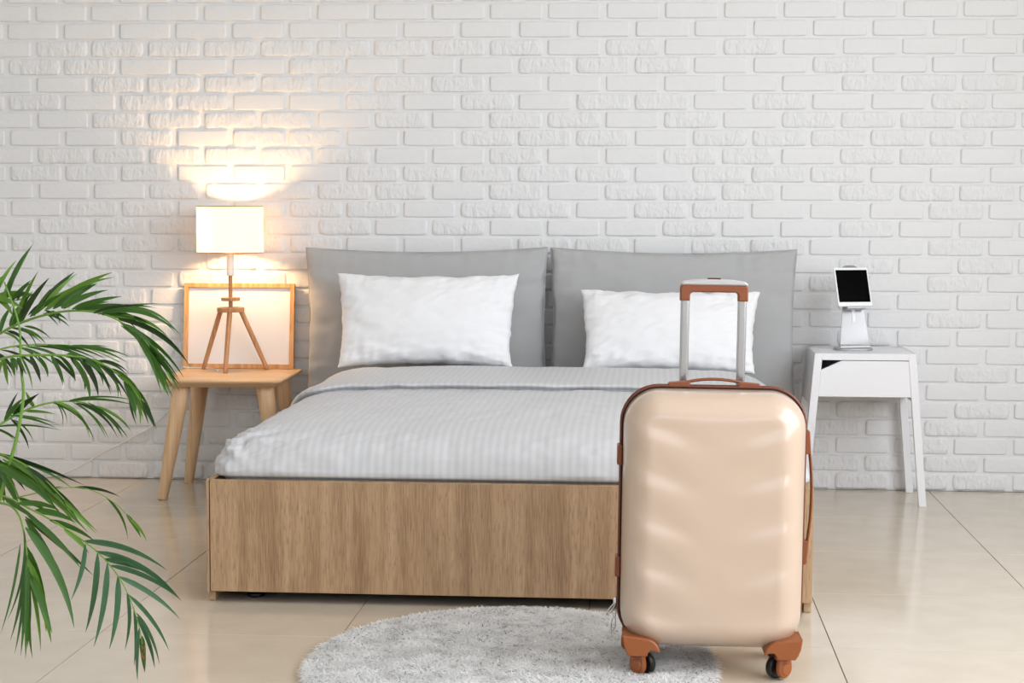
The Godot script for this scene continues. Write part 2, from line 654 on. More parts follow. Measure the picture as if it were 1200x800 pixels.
func bed() -> void:
	var t := thing("bed_frame", "low wooden box bed frame with vertical oak grain, resting on the tiled floor", "bed", V(0.148, 0, 1.04))
	var at := -t.position
	var m := MB.new()
	m.box(V(BX0 + 0.007, BG, BZ - 0.02) + at, V(BX1, BH, BZ) + at, 0.0012)
	part("front_panel", m, M.bed_oak, t)
	m = MB.new()
	m.box(V(BX0 - 0.003, 0.001, 0.02) + at, V(BX0 + 0.015, BH + 0.001, BZ - 0.0215) + at, 0.0012)
	m.box(V(BX0 - 0.003, BG - 0.003, BZ - 0.03) + at, V(BX0 + 0.0045, BH + 0.001, BZ - 0.001) + at, 0.0012)
	part("side_panel", m, M.bed_oak, t)
	m = MB.new()
	m.box(V(BX1 - 0.02, 0.001, 0.02) + at, V(BX1, BH, BZ - 0.0215) + at, 0.0012)
	part("side_panel", m, M.bed_oak, t)
	m = MB.new()
	m.box(V(BX0 + 0.015, 0.001, 0.02) + at, V(BX1 - 0.02, BH, 0.04) + at, 0.0012)
	part("back_panel", m, M.bed_oak, t)
	m = MB.new()
	m.box(V(BX0 + 0.0155, 0.285, 0.041) + at, V(BX1 - 0.0205, 0.304, BZ - 0.0205) + at, 0.001)
	part("platform", m, M.bed_oak, t)
	for x in [BX0 + 0.11, BX1 - 0.11]:
		for z in [0.2, BZ - 0.09]:
			m = MB.new()
			m.lathe([P2(0.0, 0.0), P2(0.022, 0.0), P2(0.024, 0.003), P2(0.024, 0.012), P2(0.010, 0.016), P2(0.010, 0.285), P2(0.0, 0.285)], 20, Transform3D(Basis(), V(x, 0, z) + at))
			part("foot", m, M.tyre_black, t)

# outline inset and height of the duvet, from where it is tucked in to its top
const DUVET := [[0.034, 0.3055], [0.026, 0.325], [0.021, 0.3330], [0.006, 0.3375], [0.001, 0.343], [0.0, 0.353], [0.004, 0.369], [0.010, 0.388], [0.018, 0.404], [0.030, 0.418], [0.045, 0.430], [0.065, 0.441], [0.09, 0.450], [0.12, 0.457], [0.16, 0.462], [0.20, 0.465], [0.24, 0.466]]

func duvet() -> void:
	var t := thing("duvet", "pale grey duvet with satin stripes and its top edge folded back, spread on the bed", "duvet", V(0.148, 0.305, 1.1405))
	var hx := 0.7985
	var hz := 0.9245
	var top := noise(101, 1.0, 3)
	var fold := noise(102, 1.0, 3)
	var prof := DUVET.duplicate()
	var fine := []
	for i in prof.size() - 1:
		for s in 3:
			var a: Array = prof[i]
			var b: Array = prof[i + 1]
			fine.append([lerpf(a[0], b[0], s / 3.0), lerpf(a[1], b[1], s / 3.0)])
	for d in range(0, 24):
		fine.append([0.24 + d * 0.55850 / 23.0, 0.466 + 0.006 * sin(minf(1.0, d / 10.0) * PI / 2)])
	var rows := []
	var uvs := []
	for p in fine:
		var row := []
		var ur := []
		var d: float = p[0]
		for q in rrect(hx - d, hz - d, maxf(0.06 - d * 0.3, 0.0), 14, 110):
			var x: float = q.x
			var z: float = -q.y
			var y: float = p[1]
			var side := 1.0 - smoothstep(0.06, 0.22, d)
			var up := smoothstep(0.05, 0.3, d)
			var tuck := smoothstep(0.338, 0.358, y)
			# crumpled front left corner
			var corner := exp(-((x + hx) * (x + hx) + (z - hz) * (z - hz)) / 0.035)
			var f := fold.get_noise_3d(x * 16.0, y * 5.0, z * 16.0)
			var f2 := fold.get_noise_3d(x * 30.0 + y * 14.0, y * 9.0 + 5.0, z * 30.0)
			var push := side * tuck * (f * (0.004 + 0.010 * corner) + f2 * (0.0015 + 0.012 * corner))
			var sag := side * tuck * 0.006 * fold.get_noise_3d(x * 2.2, 3.0, z * 2.2)
			var nrm := V(q.x / hx, 0, -q.y / hz)
			nrm = V(signf(nrm.x) * pow(absf(nrm.x), 8.0), 0, signf(nrm.z) * pow(absf(nrm.z), 8.0)).normalized()
			var lift := up * (top.get_noise_2d(x * 4.0 + z * 1.2, z * 3.0) * 0.007 + top.get_noise_2d(x * 11.0, z * 6.0 + x * 5.0) * 0.0035)
			var at := V(x, y - 0.305 + lift, z) + nrm * (push + sag)
			if side > 0.0 and y > 0.38:
				at.y += push * 0.7
			row.append(at)
			ur.append(P2(x / 0.0215, z / 0.0215))
		rows.append(row)
		uvs.append(ur)
	var m := MB.new()
	m.grid(rows, true, uvs)
	part("cover", m, M.striped_satin, t)
	# the edge folded back over the cover near the pillows
	var path := []
	for p in DUVET:
		if p[1] > 0.345:
			path.append(P2(-hx + p[0], p[1]))
	for i in range(1, 60):
		path.append(P2(lerpf(-hx + 0.24, hx - 0.24, i / 60.0), 0.4665 + 0.006 * sin(PI * minf(1.0, 4.0 * minf(i / 60.0, 1.0 - i / 60.0)) / 2)))
	for k in range(DUVET.size() - 1, -1, -1):
		if DUVET[k][1] > 0.345:
			path.append(P2(hx - DUVET[k][0], DUVET[k][1]))
	var sec := [[1.020, -0.006], [1.026, 0.003], [1.038, 0.0055], [1.044, 0.011], [1.040, 0.0165], [1.028, 0.020], [1.0, 0.022], [0.95, 0.021], [0.88, 0.019], [0.8, 0.018], [0.7, 0.018], [0.6, 0.019], [0.52, 0.021], [0.475, 0.022], [0.455, 0.020], [0.445, 0.012], [0.44, -0.006]]
	var frows := []
	var fuv := []
	for s in sec:
		var row := []
		var ur := []
		for i in path.size():
			var a: Vector2 = path[maxi(i - 1, 0)]
			var b: Vector2 = path[mini(i + 1, path.size() - 1)]
			var nn := Vector2(-(b - a).y, (b - a).x).normalized()
			var off: float = s[1]
			if off > 0:
				off += 0.004 * top.get_noise_2d(path[i].x * 6.0 + 3.0, s[0] * 5.0) + 0.003
			var q: Vector2 = path[i] + nn * off
			var z: float = s[0] + 0.02 * top.get_noise_2d(path[i].x * 3.0, 7.0) - 0.10 * smoothstep(0.70, 0.83, absf(path[i].x)) * smoothstep(0.6, 1.0, s[0])
			row.append(V(q.x, q.y - 0.305, z - 1.1405))
			ur.append(P2(path[i].x / 0.0215, z / 0.0215))
		frows.append(row)
		fuv.append(ur)
	m = MB.new()
	m.grid(frows, false, fuv)
	part("folded_edge", m, M.striped_satin, t)

# a stuffed pillow in its own axes: width along x, height along y, front to +z
func pillow_mesh(w: float, h: float, thick: float, sd: int, pinch: Vector2, wrinkle: float, plump := 0.42, tuck := 0.0) -> MB:
	var nz := noise(sd, 1.0, 3)
	var m := MB.new()
	for side in [1.0, -1.0]:
		var rows := []
		for i in 45:
			var v := sin((i / 44.0 * 2.0 - 1.0) * PI / 2)
			v = lerpf(v, i / 44.0 * 2.0 - 1.0, 0.35)
			var row := []
			for j in 65:
				var u := sin((j / 64.0 * 2.0 - 1.0) * PI / 2)
				u = lerpf(u, j / 64.0 * 2.0 - 1.0, 0.35)
				var x := w / 2 * u * (1.0 - pinch.x * (1.0 - v * v)) * (1.0 - tuck * smoothstep(0.3, -1.0, v))
				var y := h / 2 * v * (1.0 - pinch.y * (1.0 - u * u))
				var body := pow(maxf(0.0, (1.0 - u * u) * (1.0 - v * v)), plump)
				var eu := exp(-(1.0 - absf(u)) * 4.5)
				var ev := exp(-(1.0 - absf(v)) * 4.5)
				var s: float = 7.0 * side
				var f := nz.get_noise_3d(u * 1.6, v * 7.5, s) * eu + nz.get_noise_3d(u * 9.0, v * 1.6, s + 3.0) * ev + 0.38 * nz.get_noise_3d(u * 2.3 + v * 1.2, v * 2.6, s + 5.0) + 0.22 * nz.get_noise_3d(u * 6.0 - v * 3.0, v * 5.0, s + 9.0)
				var z: float = side * (thick / 2 * body + 0.0015 + wrinkle * f * smoothstep(0.0, 0.5, body))
				var edge := nz.get_noise_2d(u * 3.0 + 20.0, v * 3.0) * 0.006
				row.append(V(x + edge * u * u, y + edge * v * v, z))
			rows.append(row)
		m.grid(rows, false, [], side < 0)
	return m

func headboard_cushions() -> void:
	var spec := [[-0.316, 0.925, "left"], [0.604, 0.925, "right"]]
	for k in 2:
		var t := thing("headboard_cushion", ["large grey headboard cushion nearest the glowing lamp, behind the fuller white pillow", "large grey headboard cushion behind the suitcase handle, nearest the white metal bedside table"][k], "cushion", V(spec[k][0], 0.621, 0.108), "grey headboard cushions")
		t.rotation = V(-0.04, 0, [0.006, -0.004][k])
		part("cushion_cover", pillow_mesh(0.912, 0.574, 0.15, 120 + k, P2(0.03, 0.065), 0.010, 0.30), M.grey_linen, t)
		# the seam runs round the edge
		var pts := []
		for i in 121:
			var a := i / 120.0 * 4.0
			var f := fmod(a, 1.0) * 2.0 - 1.0
			var uv := [P2(f, 1.0), P2(1.0, -f), P2(-f, -1.0), P2(-1.0, f)][int(a) % 4] as Vector2
			pts.append(V(0.456 * uv.x * (1.0 - 0.03 * (1.0 - uv.y * uv.y)), 0.287 * uv.y * (1.0 - 0.065 * (1.0 - uv.x * uv.x)), 0.0))
		var m := MB.new()
		m.tube(pts, [0.0022], 6)
		part("seam", m, M.grey_linen, t)

func pillows() -> void:
	var t := thing("pillow", "plump white pillow leaning on the grey cushion nearest the glowing lamp", "pillow", V(-0.285, 0.650, 0.345), "white bed pillows")
	t.rotation = V(-0.34, 0.02, 0.0)
	part("pillowcase", pillow_mesh(0.665, 0.355, 0.17, 131, P2(0.065, 0.105), 0.017, 0.42, 0.055), M.white_cotton, t)
	t = thing("pillow", "flatter white pillow seen through the raised suitcase handle", "pillow", V(0.590, 0.618, 0.345), "white bed pillows")
	t.rotation = V(-0.44, -0.03, -0.006)
	part("pillowcase", pillow_mesh(0.645, 0.312, 0.15, 137, P2(0.065, 0.075), 0.017, 0.42, 0.05), M.white_cotton, t)

# ---------------------------------------------------------------- suitcase
func suitcase() -> void:
	var t := thing("suitcase", "cream hard-shell suitcase with tan leather trim and raised pull handle, one wheel on the rug", "suitcase", V(0.6615, 0.002, 2.63))
	t.rotation = V(0, 0.035, -0.012)
	var cy := 0.353
	# the two half shells: a rounded outline that narrows towards the face, chevron ribs pressed into the face
	for side in [1.0, -1.0]:
		var rows := []
		var prof := [[0.0, 0.008], [0.0, 0.025], [0.0005, 0.045]]
		for k in range(1, 15):
			prof.append([0.0005 + 0.064 * (1.0 - cos(PI / 2 * k / 14.0)), 0.045 + 0.087 * sin(PI / 2 * k / 14.0)])
		for k in range(1, 37):
			prof.append([0.0645 + k * 0.141 / 36.0, 0.132])
		for p in prof:
			var d: float = p[0]
			var row := []
			for q in rrect(0.2055 - d, 0.292 - d, maxf(0.082 - d, 0.0), 12, 60):
				var rib := 0.0
				if d > 0.006:
					var a := absf(q.x) / 0.2
					var s := fposmod((q.y - 0.30 * absf(q.x) + 0.03) / 0.106, 1.0)
					var saw := s / 0.62 if s < 0.62 else (1.0 - s) / 0.38
					saw = smoothstep(0.0, 1.0, saw)
					rib = (saw - 0.5) * 0.0060 * smoothstep(0.06, 0.62, a) * smoothstep(0.006, 0.06, d) * smoothstep(0.29, 0.21, absf(q.y))
				row.append(V(q.x, q.y + cy, side * (p[1] + rib)))
			rows.append(row)
		var m := MB.new()
		m.grid(rows, true, [], side < 0)
		part("shell", m, M.suitcase_cream, t)
	# trim between the shells
	var loop := func(hx: float, hy: float, z: float) -> Array:
		var out := []
		for q in rrect(hx, hy, 0.086, 10, 14):
			out.append(V(q.x, q.y + cy, z))
		out.append(out[0])
		return out
	var m := MB.new()
	var band := []
	for s in [[0.202, -0.0125], [0.2110, -0.0125], [0.2118, 0.0], [0.2110, 0.0125], [0.202, 0.0125]]:
		var row := []
		for q in rrect(s[0], s[0] + 0.0870, 0.086, 10, 14):
			row.append(V(q.x, q.y + cy, s[1]))
		band.append(row)
	m.grid(band, true)
	var tape := part("zipper_tape", m, M.zipper_dark, t)
	for z in [-0.0125, 0.0125]:
		m = MB.new()
		m.tube(loop.call(0.2105, 0.2975, z), [0.0024], 8)
		part("piping", m, M.brown_trim, t)
	m = MB.new()
	m.tube(loop.call(0.2120, 0.2988, 0.0), [0.0016], 6)
	part("zipper_teeth", m, M.brown_trim, tape)
	# leather tabs on the left side
	for y in [0.491, 0.232]:
		m = MB.new()
		m.rbox(V(0.012, 0.046, 0.05), 0.004, Transform3D(Basis(), V(-0.2125, y, 0.004)))
		part("leather_tab", m, M.tan_leather, t)
	# zipper pulls hanging at the lower left
	for k in 2:
		m = MB.new()
		var a := V(-0.217 - 0.001 * k, 0.150 - 0.03 * k, 0.006 + 0.008 * k)
		m.rbox(V(0.008, 0.016, 0.009), 0.002, Transform3D(Basis(), a))
		var lp := []
		for i in 21:
			var w := TAU * i / 20.0
			var along := 0.017 - 0.016 * cos(w)
			lp.append(a + V([-0.55, -0.12][k] * along + [0.8, 1.0][k] * 0.0048 * sin(w), -along * [0.85, 1.0][k] - 0.006, 0.004))
		m.tube(lp, [0.0017], 6)
		part("zipper_pull", m, M.chrome, t)
	# carrying handles on the top and on the right side
	carry_handle(t, Transform3D(Basis(), V(0.0, 0.6495, 0.0)), 0.105, 0.050)
	carry_handle(t, Transform3D(Basis(Vector3.BACK, -PI / 2), V(0.2110, 0.40, 0.0)), 0.155, 0.055)
	# corner guards, forks and wheels
	for sx in [-1.0, 1.0]:
		for sz in [1.0, -1.0]:
			guard(t, sx, sz)
	# telescopic handle
	for x in [-0.066, 0.066]:
		m = MB.new()
		m.prism(oval(0.0105, 0.0075), 0.62, 0.846, 0.0005, Transform3D(Basis(Vector3.RIGHT, -PI / 2), V(x, 0, -0.075)))
		part("pole", m, M.brushed_silver, t)
	var g := [P2(-0.0785, 0.8425), P2(-0.0555, 0.8425), P2(-0.0555, 0.856), P2(-0.0535, 0.860), P2(-0.048, 0.8625), P2(0.048, 0.8625), P2(0.0535, 0.860), P2(0.0555, 0.856), P2(0.0555, 0.8425), P2(0.0785, 0.8425), P2(0.0785, 0.872), P2(0.077, 0.877), P2(0.072, 0.8785), P2(-0.072, 0.8785), P2(-0.077, 0.877), P2(-0.0785, 0.872)]
	m = MB.new()
	m.prism(g, -0.015, 0.015, 0.003, Transform3D(Basis(), V(0, 0, -0.075)))
	var grip := part("grip", m, M.tan_leather, t)
	g = [P2(-0.0775, 0.8785), P2(0.0775, 0.8785), P2(0.0765, 0.884), P2(0.071, 0.8875), P2(0.045, 0.8912), P2(0.02, 0.8926), P2(-0.02, 0.8926), P2(-0.045, 0.8912), P2(-0.071, 0.8875), P2(-0.0765, 0.884)]
	m = MB.new()
	m.prism(g, -0.014, 0.014, 0.003, Transform3D(Basis(), V(0, 0, -0.075)))
	part("grip_cap", m, M.silver_plastic, grip)
	m = MB.new()
	m.rbox(V(0.031, 0.005, 0.014), 0.002, Transform3D(Basis(), V(0.0, 0.893, -0.075)))
	part("button", m, M.button_red, grip)

func oval(a: float, b: float, k := 20) -> Array:
	var out := []
	for i in k:
		var w := TAU * i / k
		out.append(P2(signf(cos(w)) * pow(absf(cos(w)), 0.6) * a, signf(sin(w)) * pow(absf(sin(w)), 0.6) * b))
	return out

# a leather handle in its own axes: along x, arching to +y, half as long as half
func carry_handle(t: Node3D, xf: Transform3D, half: float, block: float) -> void:
	var h := Node3D.new()
	h.name = "carry_handle"
	t.add_child(h, true)
	for s in [-1.0, 1.0]:
		var m := MB.new()
		var o := [P2(half - block, -0.002), P2(half, -0.002), P2(half, 0.006), P2(half - 0.003, 0.009), P2(half - block, 0.013)]
		if s < 0:
			var r := []
			for k in range(o.size() - 1, -1, -1):
				r.append(P2(-o[k].x, o[k].y))
			o = r
		m.prism(o, -0.013, 0.013, 0.002, xf)
		part("handle_mount", m, M.tan_leather, h)
	var m := MB.new()
	var pts := []
	var reach := half - block * 0.75
	for i in 17:
		var f := i / 16.0 * 2.0 - 1.0
		pts.append(xf * V(f * reach, 0.009 + 0.0085 * (1.0 - f * f), 0))
	m.tube(pts, [0.009], 10, 0.38, xf.basis * Vector3.BACK)
	part("strap", m, M.tan_leather, h)

func guard(t: Node3D, sx: float, sz: float) -> void:
	var flip := sx * sz < 0
	# guard outline for the lower left front corner, mirrored for the others
	var o := [P2(-0.201, 0.099), P2(-0.198, 0.078), P2(-0.192, 0.062), P2(-0.186, 0.053), P2(-0.146, 0.053), P2(-0.143, 0.061), P2(-0.138, 0.0665), P2(-0.128, 0.0665), P2(-0.119, 0.0625), P2(-0.1165, 0.065), P2(-0.121, 0.076), P2(-0.128, 0.085), P2(-0.139, 0.0915), P2(-0.155, 0.094), P2(-0.178, 0.0965)]
	if sx > 0:
		var r := []
		for k in range(o.size() - 1, -1, -1):
			r.append(P2(-o[k].x, o[k].y))
		o = r
	var m := MB.new()
	m.prism(o, 0.05 if sz > 0 else -0.138, 0.138 if sz > 0 else -0.05, 0.0022)
	var gd := part("corner_guard", m, M.tan_plastic, t)
	# wheel and fork: the axle points outwards and to the front
	var ax := V(sx * 0.65, 0, sz * 0.76).normalized()
	var xf := Transform3D(Basis(Vector3.UP.cross(ax), Vector3.UP, ax), V(sx * (0.158 if sz > 0 else 0.174), 0.0, sz * 0.100))
	m = MB.new()
	var tyre := []
	for p in [[0.007, -0.010], [0.022, -0.010], [0.025, -0.0085], [0.026, -0.005], [0.026, 0.003], [0.025, 0.0065], [0.022, 0.008], [0.007, 0.008], [0.0, 0.008]]:
		tyre.append(P2(p[0], p[1]))
	var spin := Transform3D(xf.basis * Basis(Vector3.RIGHT, PI / 2), xf * V(0, 0.026, -0.015))
	m.lathe([P2(0.0, -0.010)] + tyre, 32, spin)
	part("wheel", m, M.tyre_black, gd)
	m = MB.new()
	var f := []
	for i in 13:
		var w := -PI + PI * i / 12.0
		f.append(P2(cos(w) * 0.0215, 0.0265 + sin(w) * 0.0215))
	f.append_array([P2(0.0212, 0.034), P2(0.0175, 0.054), P2(-0.0175, 0.054), P2(-0.0212, 0.036)])
	m.prism(f, 0.003, 0.016, 0.003, xf)
	var d := []
	for i in 20:
		var w := TAU * i / 20.0
		d.append(P2(cos(w) * 0.0145, 0.0265 + sin(w) * 0.0145))
	m.prism(d, 0.012, 0.0185, 0.002, xf)
	part("fork", m, M.tan_plastic, gd)
	m = MB.new()
	m.lathe([P2(0.0, 0.045), P2(0.018, 0.045), P2(0.02, 0.048), P2(0.02, 0.056), P2(0.0, 0.056)], 20, Transform3D(Basis(), V(sx * (0.162 if sz > 0 else 0.174), 0, sz * 0.100)))
	part("swivel", m, M.tan_plastic, gd)

# ---------------------------------------------------------------- rug
func rug() -> void:
	var c := V(0.209, 0, 2.675)
	var a := 0.470
	var b := 0.560
	var t := thing("round_rug", "round white shaggy rug with grey flecks on the tiles, under the suitcase", "rug", c)
	var m := MB.new()
	var rows := []
	for p in [[1.0, 0.0], [1.0, 0.002], [0.995, 0.003], [0.6, 0.003], [0.3, 0.003], [0.0, 0.003]]:
		var row := []
		for i in 96:
			var w := TAU * i / 96
			row.append(V(a * p[0] * cos(w), p[1], -b * p[0] * sin(w)))
		rows.append(row)
	m.grid(rows, true)
	part("backing", m, M.rug_backing, t)
	# pile: tufts of five bent yarns
	var tuft := MB.new()
	for k in 5:
		var w := TAU * k / 5.0 + 0.4
		var out := V(cos(w), 0, sin(w))
		var side := V(-sin(w), 0, cos(w))
		var pts := [V(0, 0, 0) + out * 0.001, V(0, 0.0075, 0) + out * 0.003, V(0, 0.0115 - 0.0006 * k, 0) + out * (0.009 + 0.0008 * k), V(0, 0.0108 - 0.0012 * k, 0) + out * (0.0185 + 0.001 * k)]
		var rr := []
		for i in 4:
			var hw: float = [0.0011, 0.0012, 0.0011, 0.0005][i]
			rr.append([pts[i] - side * hw, pts[i] + side * hw])
		tuft.grid(rr)
	var mm := MultiMesh.new()
	mm.transform_format = MultiMesh.TRANSFORM_3D
	mm.use_colors = true
	mm.mesh = tuft.mesh()
	var count := 64000
	mm.instance_count = count
	var clump := noise(151, 9.0, 2)
	for i in count:
		var w := TAU * fposmod(i * 0.61803398875, 1.0)
		var r := sqrt((i + 0.5) / count)
		var p := V(a * r * cos(w) + rng.randf_range(-0.003, 0.003), 0.002, b * r * sin(w) + rng.randf_range(-0.003, 0.003))
		var tip := V(clump.get_noise_2d(p.x, p.z), 0, clump.get_noise_2d(p.x + 7.0, p.z)) * 0.22 + V(rng.randf_range(-0.22, 0.22), 0, rng.randf_range(-0.22, 0.22))
		var s := rng.randf_range(0.7, 1.1)
		var bs := Basis(Quaternion(Vector3.UP, (Vector3.UP + tip).normalized())) * Basis(Vector3.UP, rng.randf() * TAU)
		# flattened under the suitcase wheel
		var off := Vector2(p.x + c.x - 0.515, p.z + c.z - 2.72)
		if off.length() < 0.042:
			s *= 0.3
		mm.set_instance_transform(i, Transform3D(bs.scaled(V(s, s, s)), p))
		var g := rng.randf_range(0.95, 0.985)
		if rng.randf() < 0.05:
			g = rng.randf_range(0.16, 0.50)
		mm.set_instance_color(i, Color(g, g * 0.995, g * 0.985))
	var o := MultiMeshInstance3D.new()
	o.name = "pile"
	o.multimesh = mm
	o.material_override = M.rug_pile
	o.set_meta("kind", "stuff")
	t.add_child(o, true)

# ---------------------------------------------------------------- left bedside: wooden table, lamp, frame
const TH := 0.441

func wooden_table() -> void:
	var t := thing("wooden_side_table", "small pale pine side table with four splayed tapered legs, standing under the lamp", "side table", V(-1.02, 0, 0.275))
	t.rotation.y = 0.02
	var rows := []
	for p in [[0.036, TH - 0.030], [0.030, TH - 0.029], [0.004, TH - 0.011], [0.0, TH - 0.008], [0.0, TH - 0.003], [0.003, TH]]:
		var row := []
		for q in rrect(0.225 - p[0], 0.236 - p[0], maxf(0.03 - p[0] * 0.6, 0.008), 8, 6):
			row.append(V(q.x, p[1], -q.y))
		rows.append(row)
	for k in [0, -1]:
		var cap := []
		for q in rows[k]:
			cap.append(V(0, q.y, 0))
		if k == 0:
			rows.push_front(cap)
		else:
			rows.append(cap)
	var m := MB.new()
	m.grid(rows, true)
	part("tabletop", m, M.pine_top, t)
	for sx in [-1.0, 1.0]:
		for sz in [-1.0, 1.0]:
			m = MB.new()
			var a := V(sx * 0.215, 0.0, sz * 0.196)
			var b := V(sx * 0.152, TH - 0.026, sz * 0.150)
			m.tube([a, a.lerp(b, 0.01), a.lerp(b, 0.3), a.lerp(b, 0.65), a.lerp(b, 1.0)], [0.0165, 0.0175, 0.023, 0.029, 0.033], 18)
			part("leg", m, M.pine_upright, t)

func lamp() -> void:
	var c := V(-1.054, TH, 0.145)
	var t := thing("table_lamp", "lit tripod table lamp with wooden legs and white drum shade, on the pine side table", "lamp", c)
	var m := MB.new()
	# feet on the table: back left, back right, front
	for p in [[V(-0.118, 0.006, -0.048), -0.042], [V(0.126, 0.006, -0.046), 0.036], [V(0.004, 0.006, 0.110), 0.004]]:
		m = MB.new()
		var a: Vector3 = p[0]
		var b := V(p[1], 0.226, a.z * 0.28)
		m.tube([a - V(0, 0.0055, 0), a, a.lerp(b, 0.5), b], [0.0095, 0.0105, 0.0115, 0.012], 12, 0.8)
		part("leg", m, M.lamp_wood, t)
	m = MB.new()
	m.lathe([P2(0, 0.222), P2(0.049, 0.222), P2(0.051, 0.224), P2(0.051, 0.237), P2(0.049, 0.239), P2(0, 0.239)], 40)
	part("leg_disc", m, M.lamp_wood, t)
	m = MB.new()
	m.lathe([P2(0, 0.264), P2(0.034, 0.264), P2(0.035, 0.265), P2(0.035, 0.275), P2(0.034, 0.276), P2(0, 0.276)], 32)
	part("stem_disc", m, M.lamp_wood, t)
	m = MB.new()
	m.lathe([P2(0, 0.238), P2(0.0075, 0.238), P2(0.0075, 0.362), P2(0, 0.362)], 16)
	part("stem", m, M.lamp_wood, t)
	m = MB.new()
	m.lathe([P2(0, 0.358), P2(0.012, 0.358), P2(0.014, 0.362), P2(0.014, 0.400), P2(0.0145, 0.45), P2(0.018, 0.452), P2(0.018, 0.467), P2(0.0, 0.467)], 20)
	part("socket", m, M.socket_white, t)
	# drum shade, open at top and bottom
	var sh := MB.new()
	var rows := []
	for y in [0.446, 0.50, 0.56, 0.618]:
		var row := []
		for j in 64:
			var a := TAU * j / 64
			row.append(V(0.1235 * cos(a), y, -0.1235 * sin(a)))
		rows.append(row)
	sh.grid(rows, true)
	var shade := part("shade", sh, M.lamp_shade_cloth, t)
	for y in [0.446, 0.618]:
		m = MB.new()
		var ring := []
		for j in 65:
			var a := TAU * j / 64
			ring.append(V(0.1235 * cos(a), y, -0.1235 * sin(a)))
		m.tube(ring, [0.0018], 8)
		part("shade_rim", m, M.shade_rim, shade)
	m = MB.new()
	for k in 3:
		var a := TAU * k / 3 + 0.5
		m.tube([V(0.013 * cos(a), 0.475, 0.013 * sin(a)), V(0.07 * cos(a), 0.478, 0.07 * sin(a)), V(0.123 * cos(a), 0.48, 0.123 * sin(a))], [0.0012], 6)
	part("shade_carrier", m, M.shade_rim, shade)
	m = MB.new()
	var bp := []
	for k in 13:
		var a := -PI / 2 + PI * k / 12
		bp.append(P2(maxf(0.0, 0.030 * cos(a)) if k > 2 else [0.0, 0.012, 0.0165][k], 0.518 + 0.030 * sin(a) - [0.026, 0.018, 0.006, 0, 0, 0, 0, 0, 0, 0, 0, 0, 0][k]))
	m.lathe(bp, 24)
	part("bulb", m, M.bulb_glow, t)
	var l := OmniLight3D.new()
	l.name = "bulb_light"
	l.position = V(0, 0.520, 0)
	l.light_color = Color(1.0, 0.80, 0.56)
	l.light_energy = 0.34
	l.light_size = 0.028
	l.omni_range = 15.0
	l.omni_attenuation = 2.0
	l.shadow_enabled = true
	t.add_child(l, true)
	# cord: from the socket foot over the back of the table, then slanting down along the bricks
	m = MB.new()
	var w := [V(-0.03, 0.0045, 0.09), V(-0.06, 0.0045, 0.0), V(-0.13, 0.0045, -0.055), V(-0.185, 0.0045, -0.058), V(-0.203, 0.0045, -0.068), V(-0.2125, -0.005, -0.074), V(-0.217, -0.03, -0.08), V(-0.25, -0.13, -0.13), V(-0.34, -0.225, -0.134), V(-0.45, -0.29, -0.137), V(-0.555, -0.345, -0.137), V(-0.67, -0.41, -0.136), V(-0.78, -0.436, -0.12), V(-0.98, -0.4375, -0.11)]
	m.tube(curve(w, 6), [0.0022], 8)
	part("cord", m, M.cord_white, t)

func curve(p: Array, k: int) -> Array:
	var out := []
	for i in p.size() - 1:
		var a: Vector3 = p[maxi(i - 1, 0)]
		var d: Vector3 = p[mini(i + 2, p.size() - 1)]
		for s in k:
			out.append((p[i] as Vector3).cubic_interpolate(p[i + 1], a, d, float(s) / k))
	out.append(p[-1])
	return out

func picture_frame() -> void:
	var t := thing("picture_frame", "blank white picture in a thin light wood frame, leaning on the bricks behind the lamp", "picture frame", V(-1.048, TH, 0.056))
	t.rotation = V(-0.115, 0.0, 0.0)
	var w := 0.430
	var h := 0.326
	for b in [[-w / 2, -w / 2 + 0.017, 0.0, h], [w / 2 - 0.017, w / 2, 0.0, h], [-w / 2 + 0.017, w / 2 - 0.017, 0.0, 0.017], [-w / 2 + 0.017, w / 2 - 0.017, h - 0.017, h]]:
		var m := MB.new()
		m.box(V(b[0], b[2], -0.009), V(b[1], b[3], 0.009), 0.0015)
		part("frame_strip", m, M.frame_wood, t)
	var m := MB.new()
	m.box(V(-w / 2 + 0.015, 0.015, -0.006), V(w / 2 - 0.015, h - 0.015, -0.001), 0.0005)
	part("blank_sheet", m, M.paper_white, t)

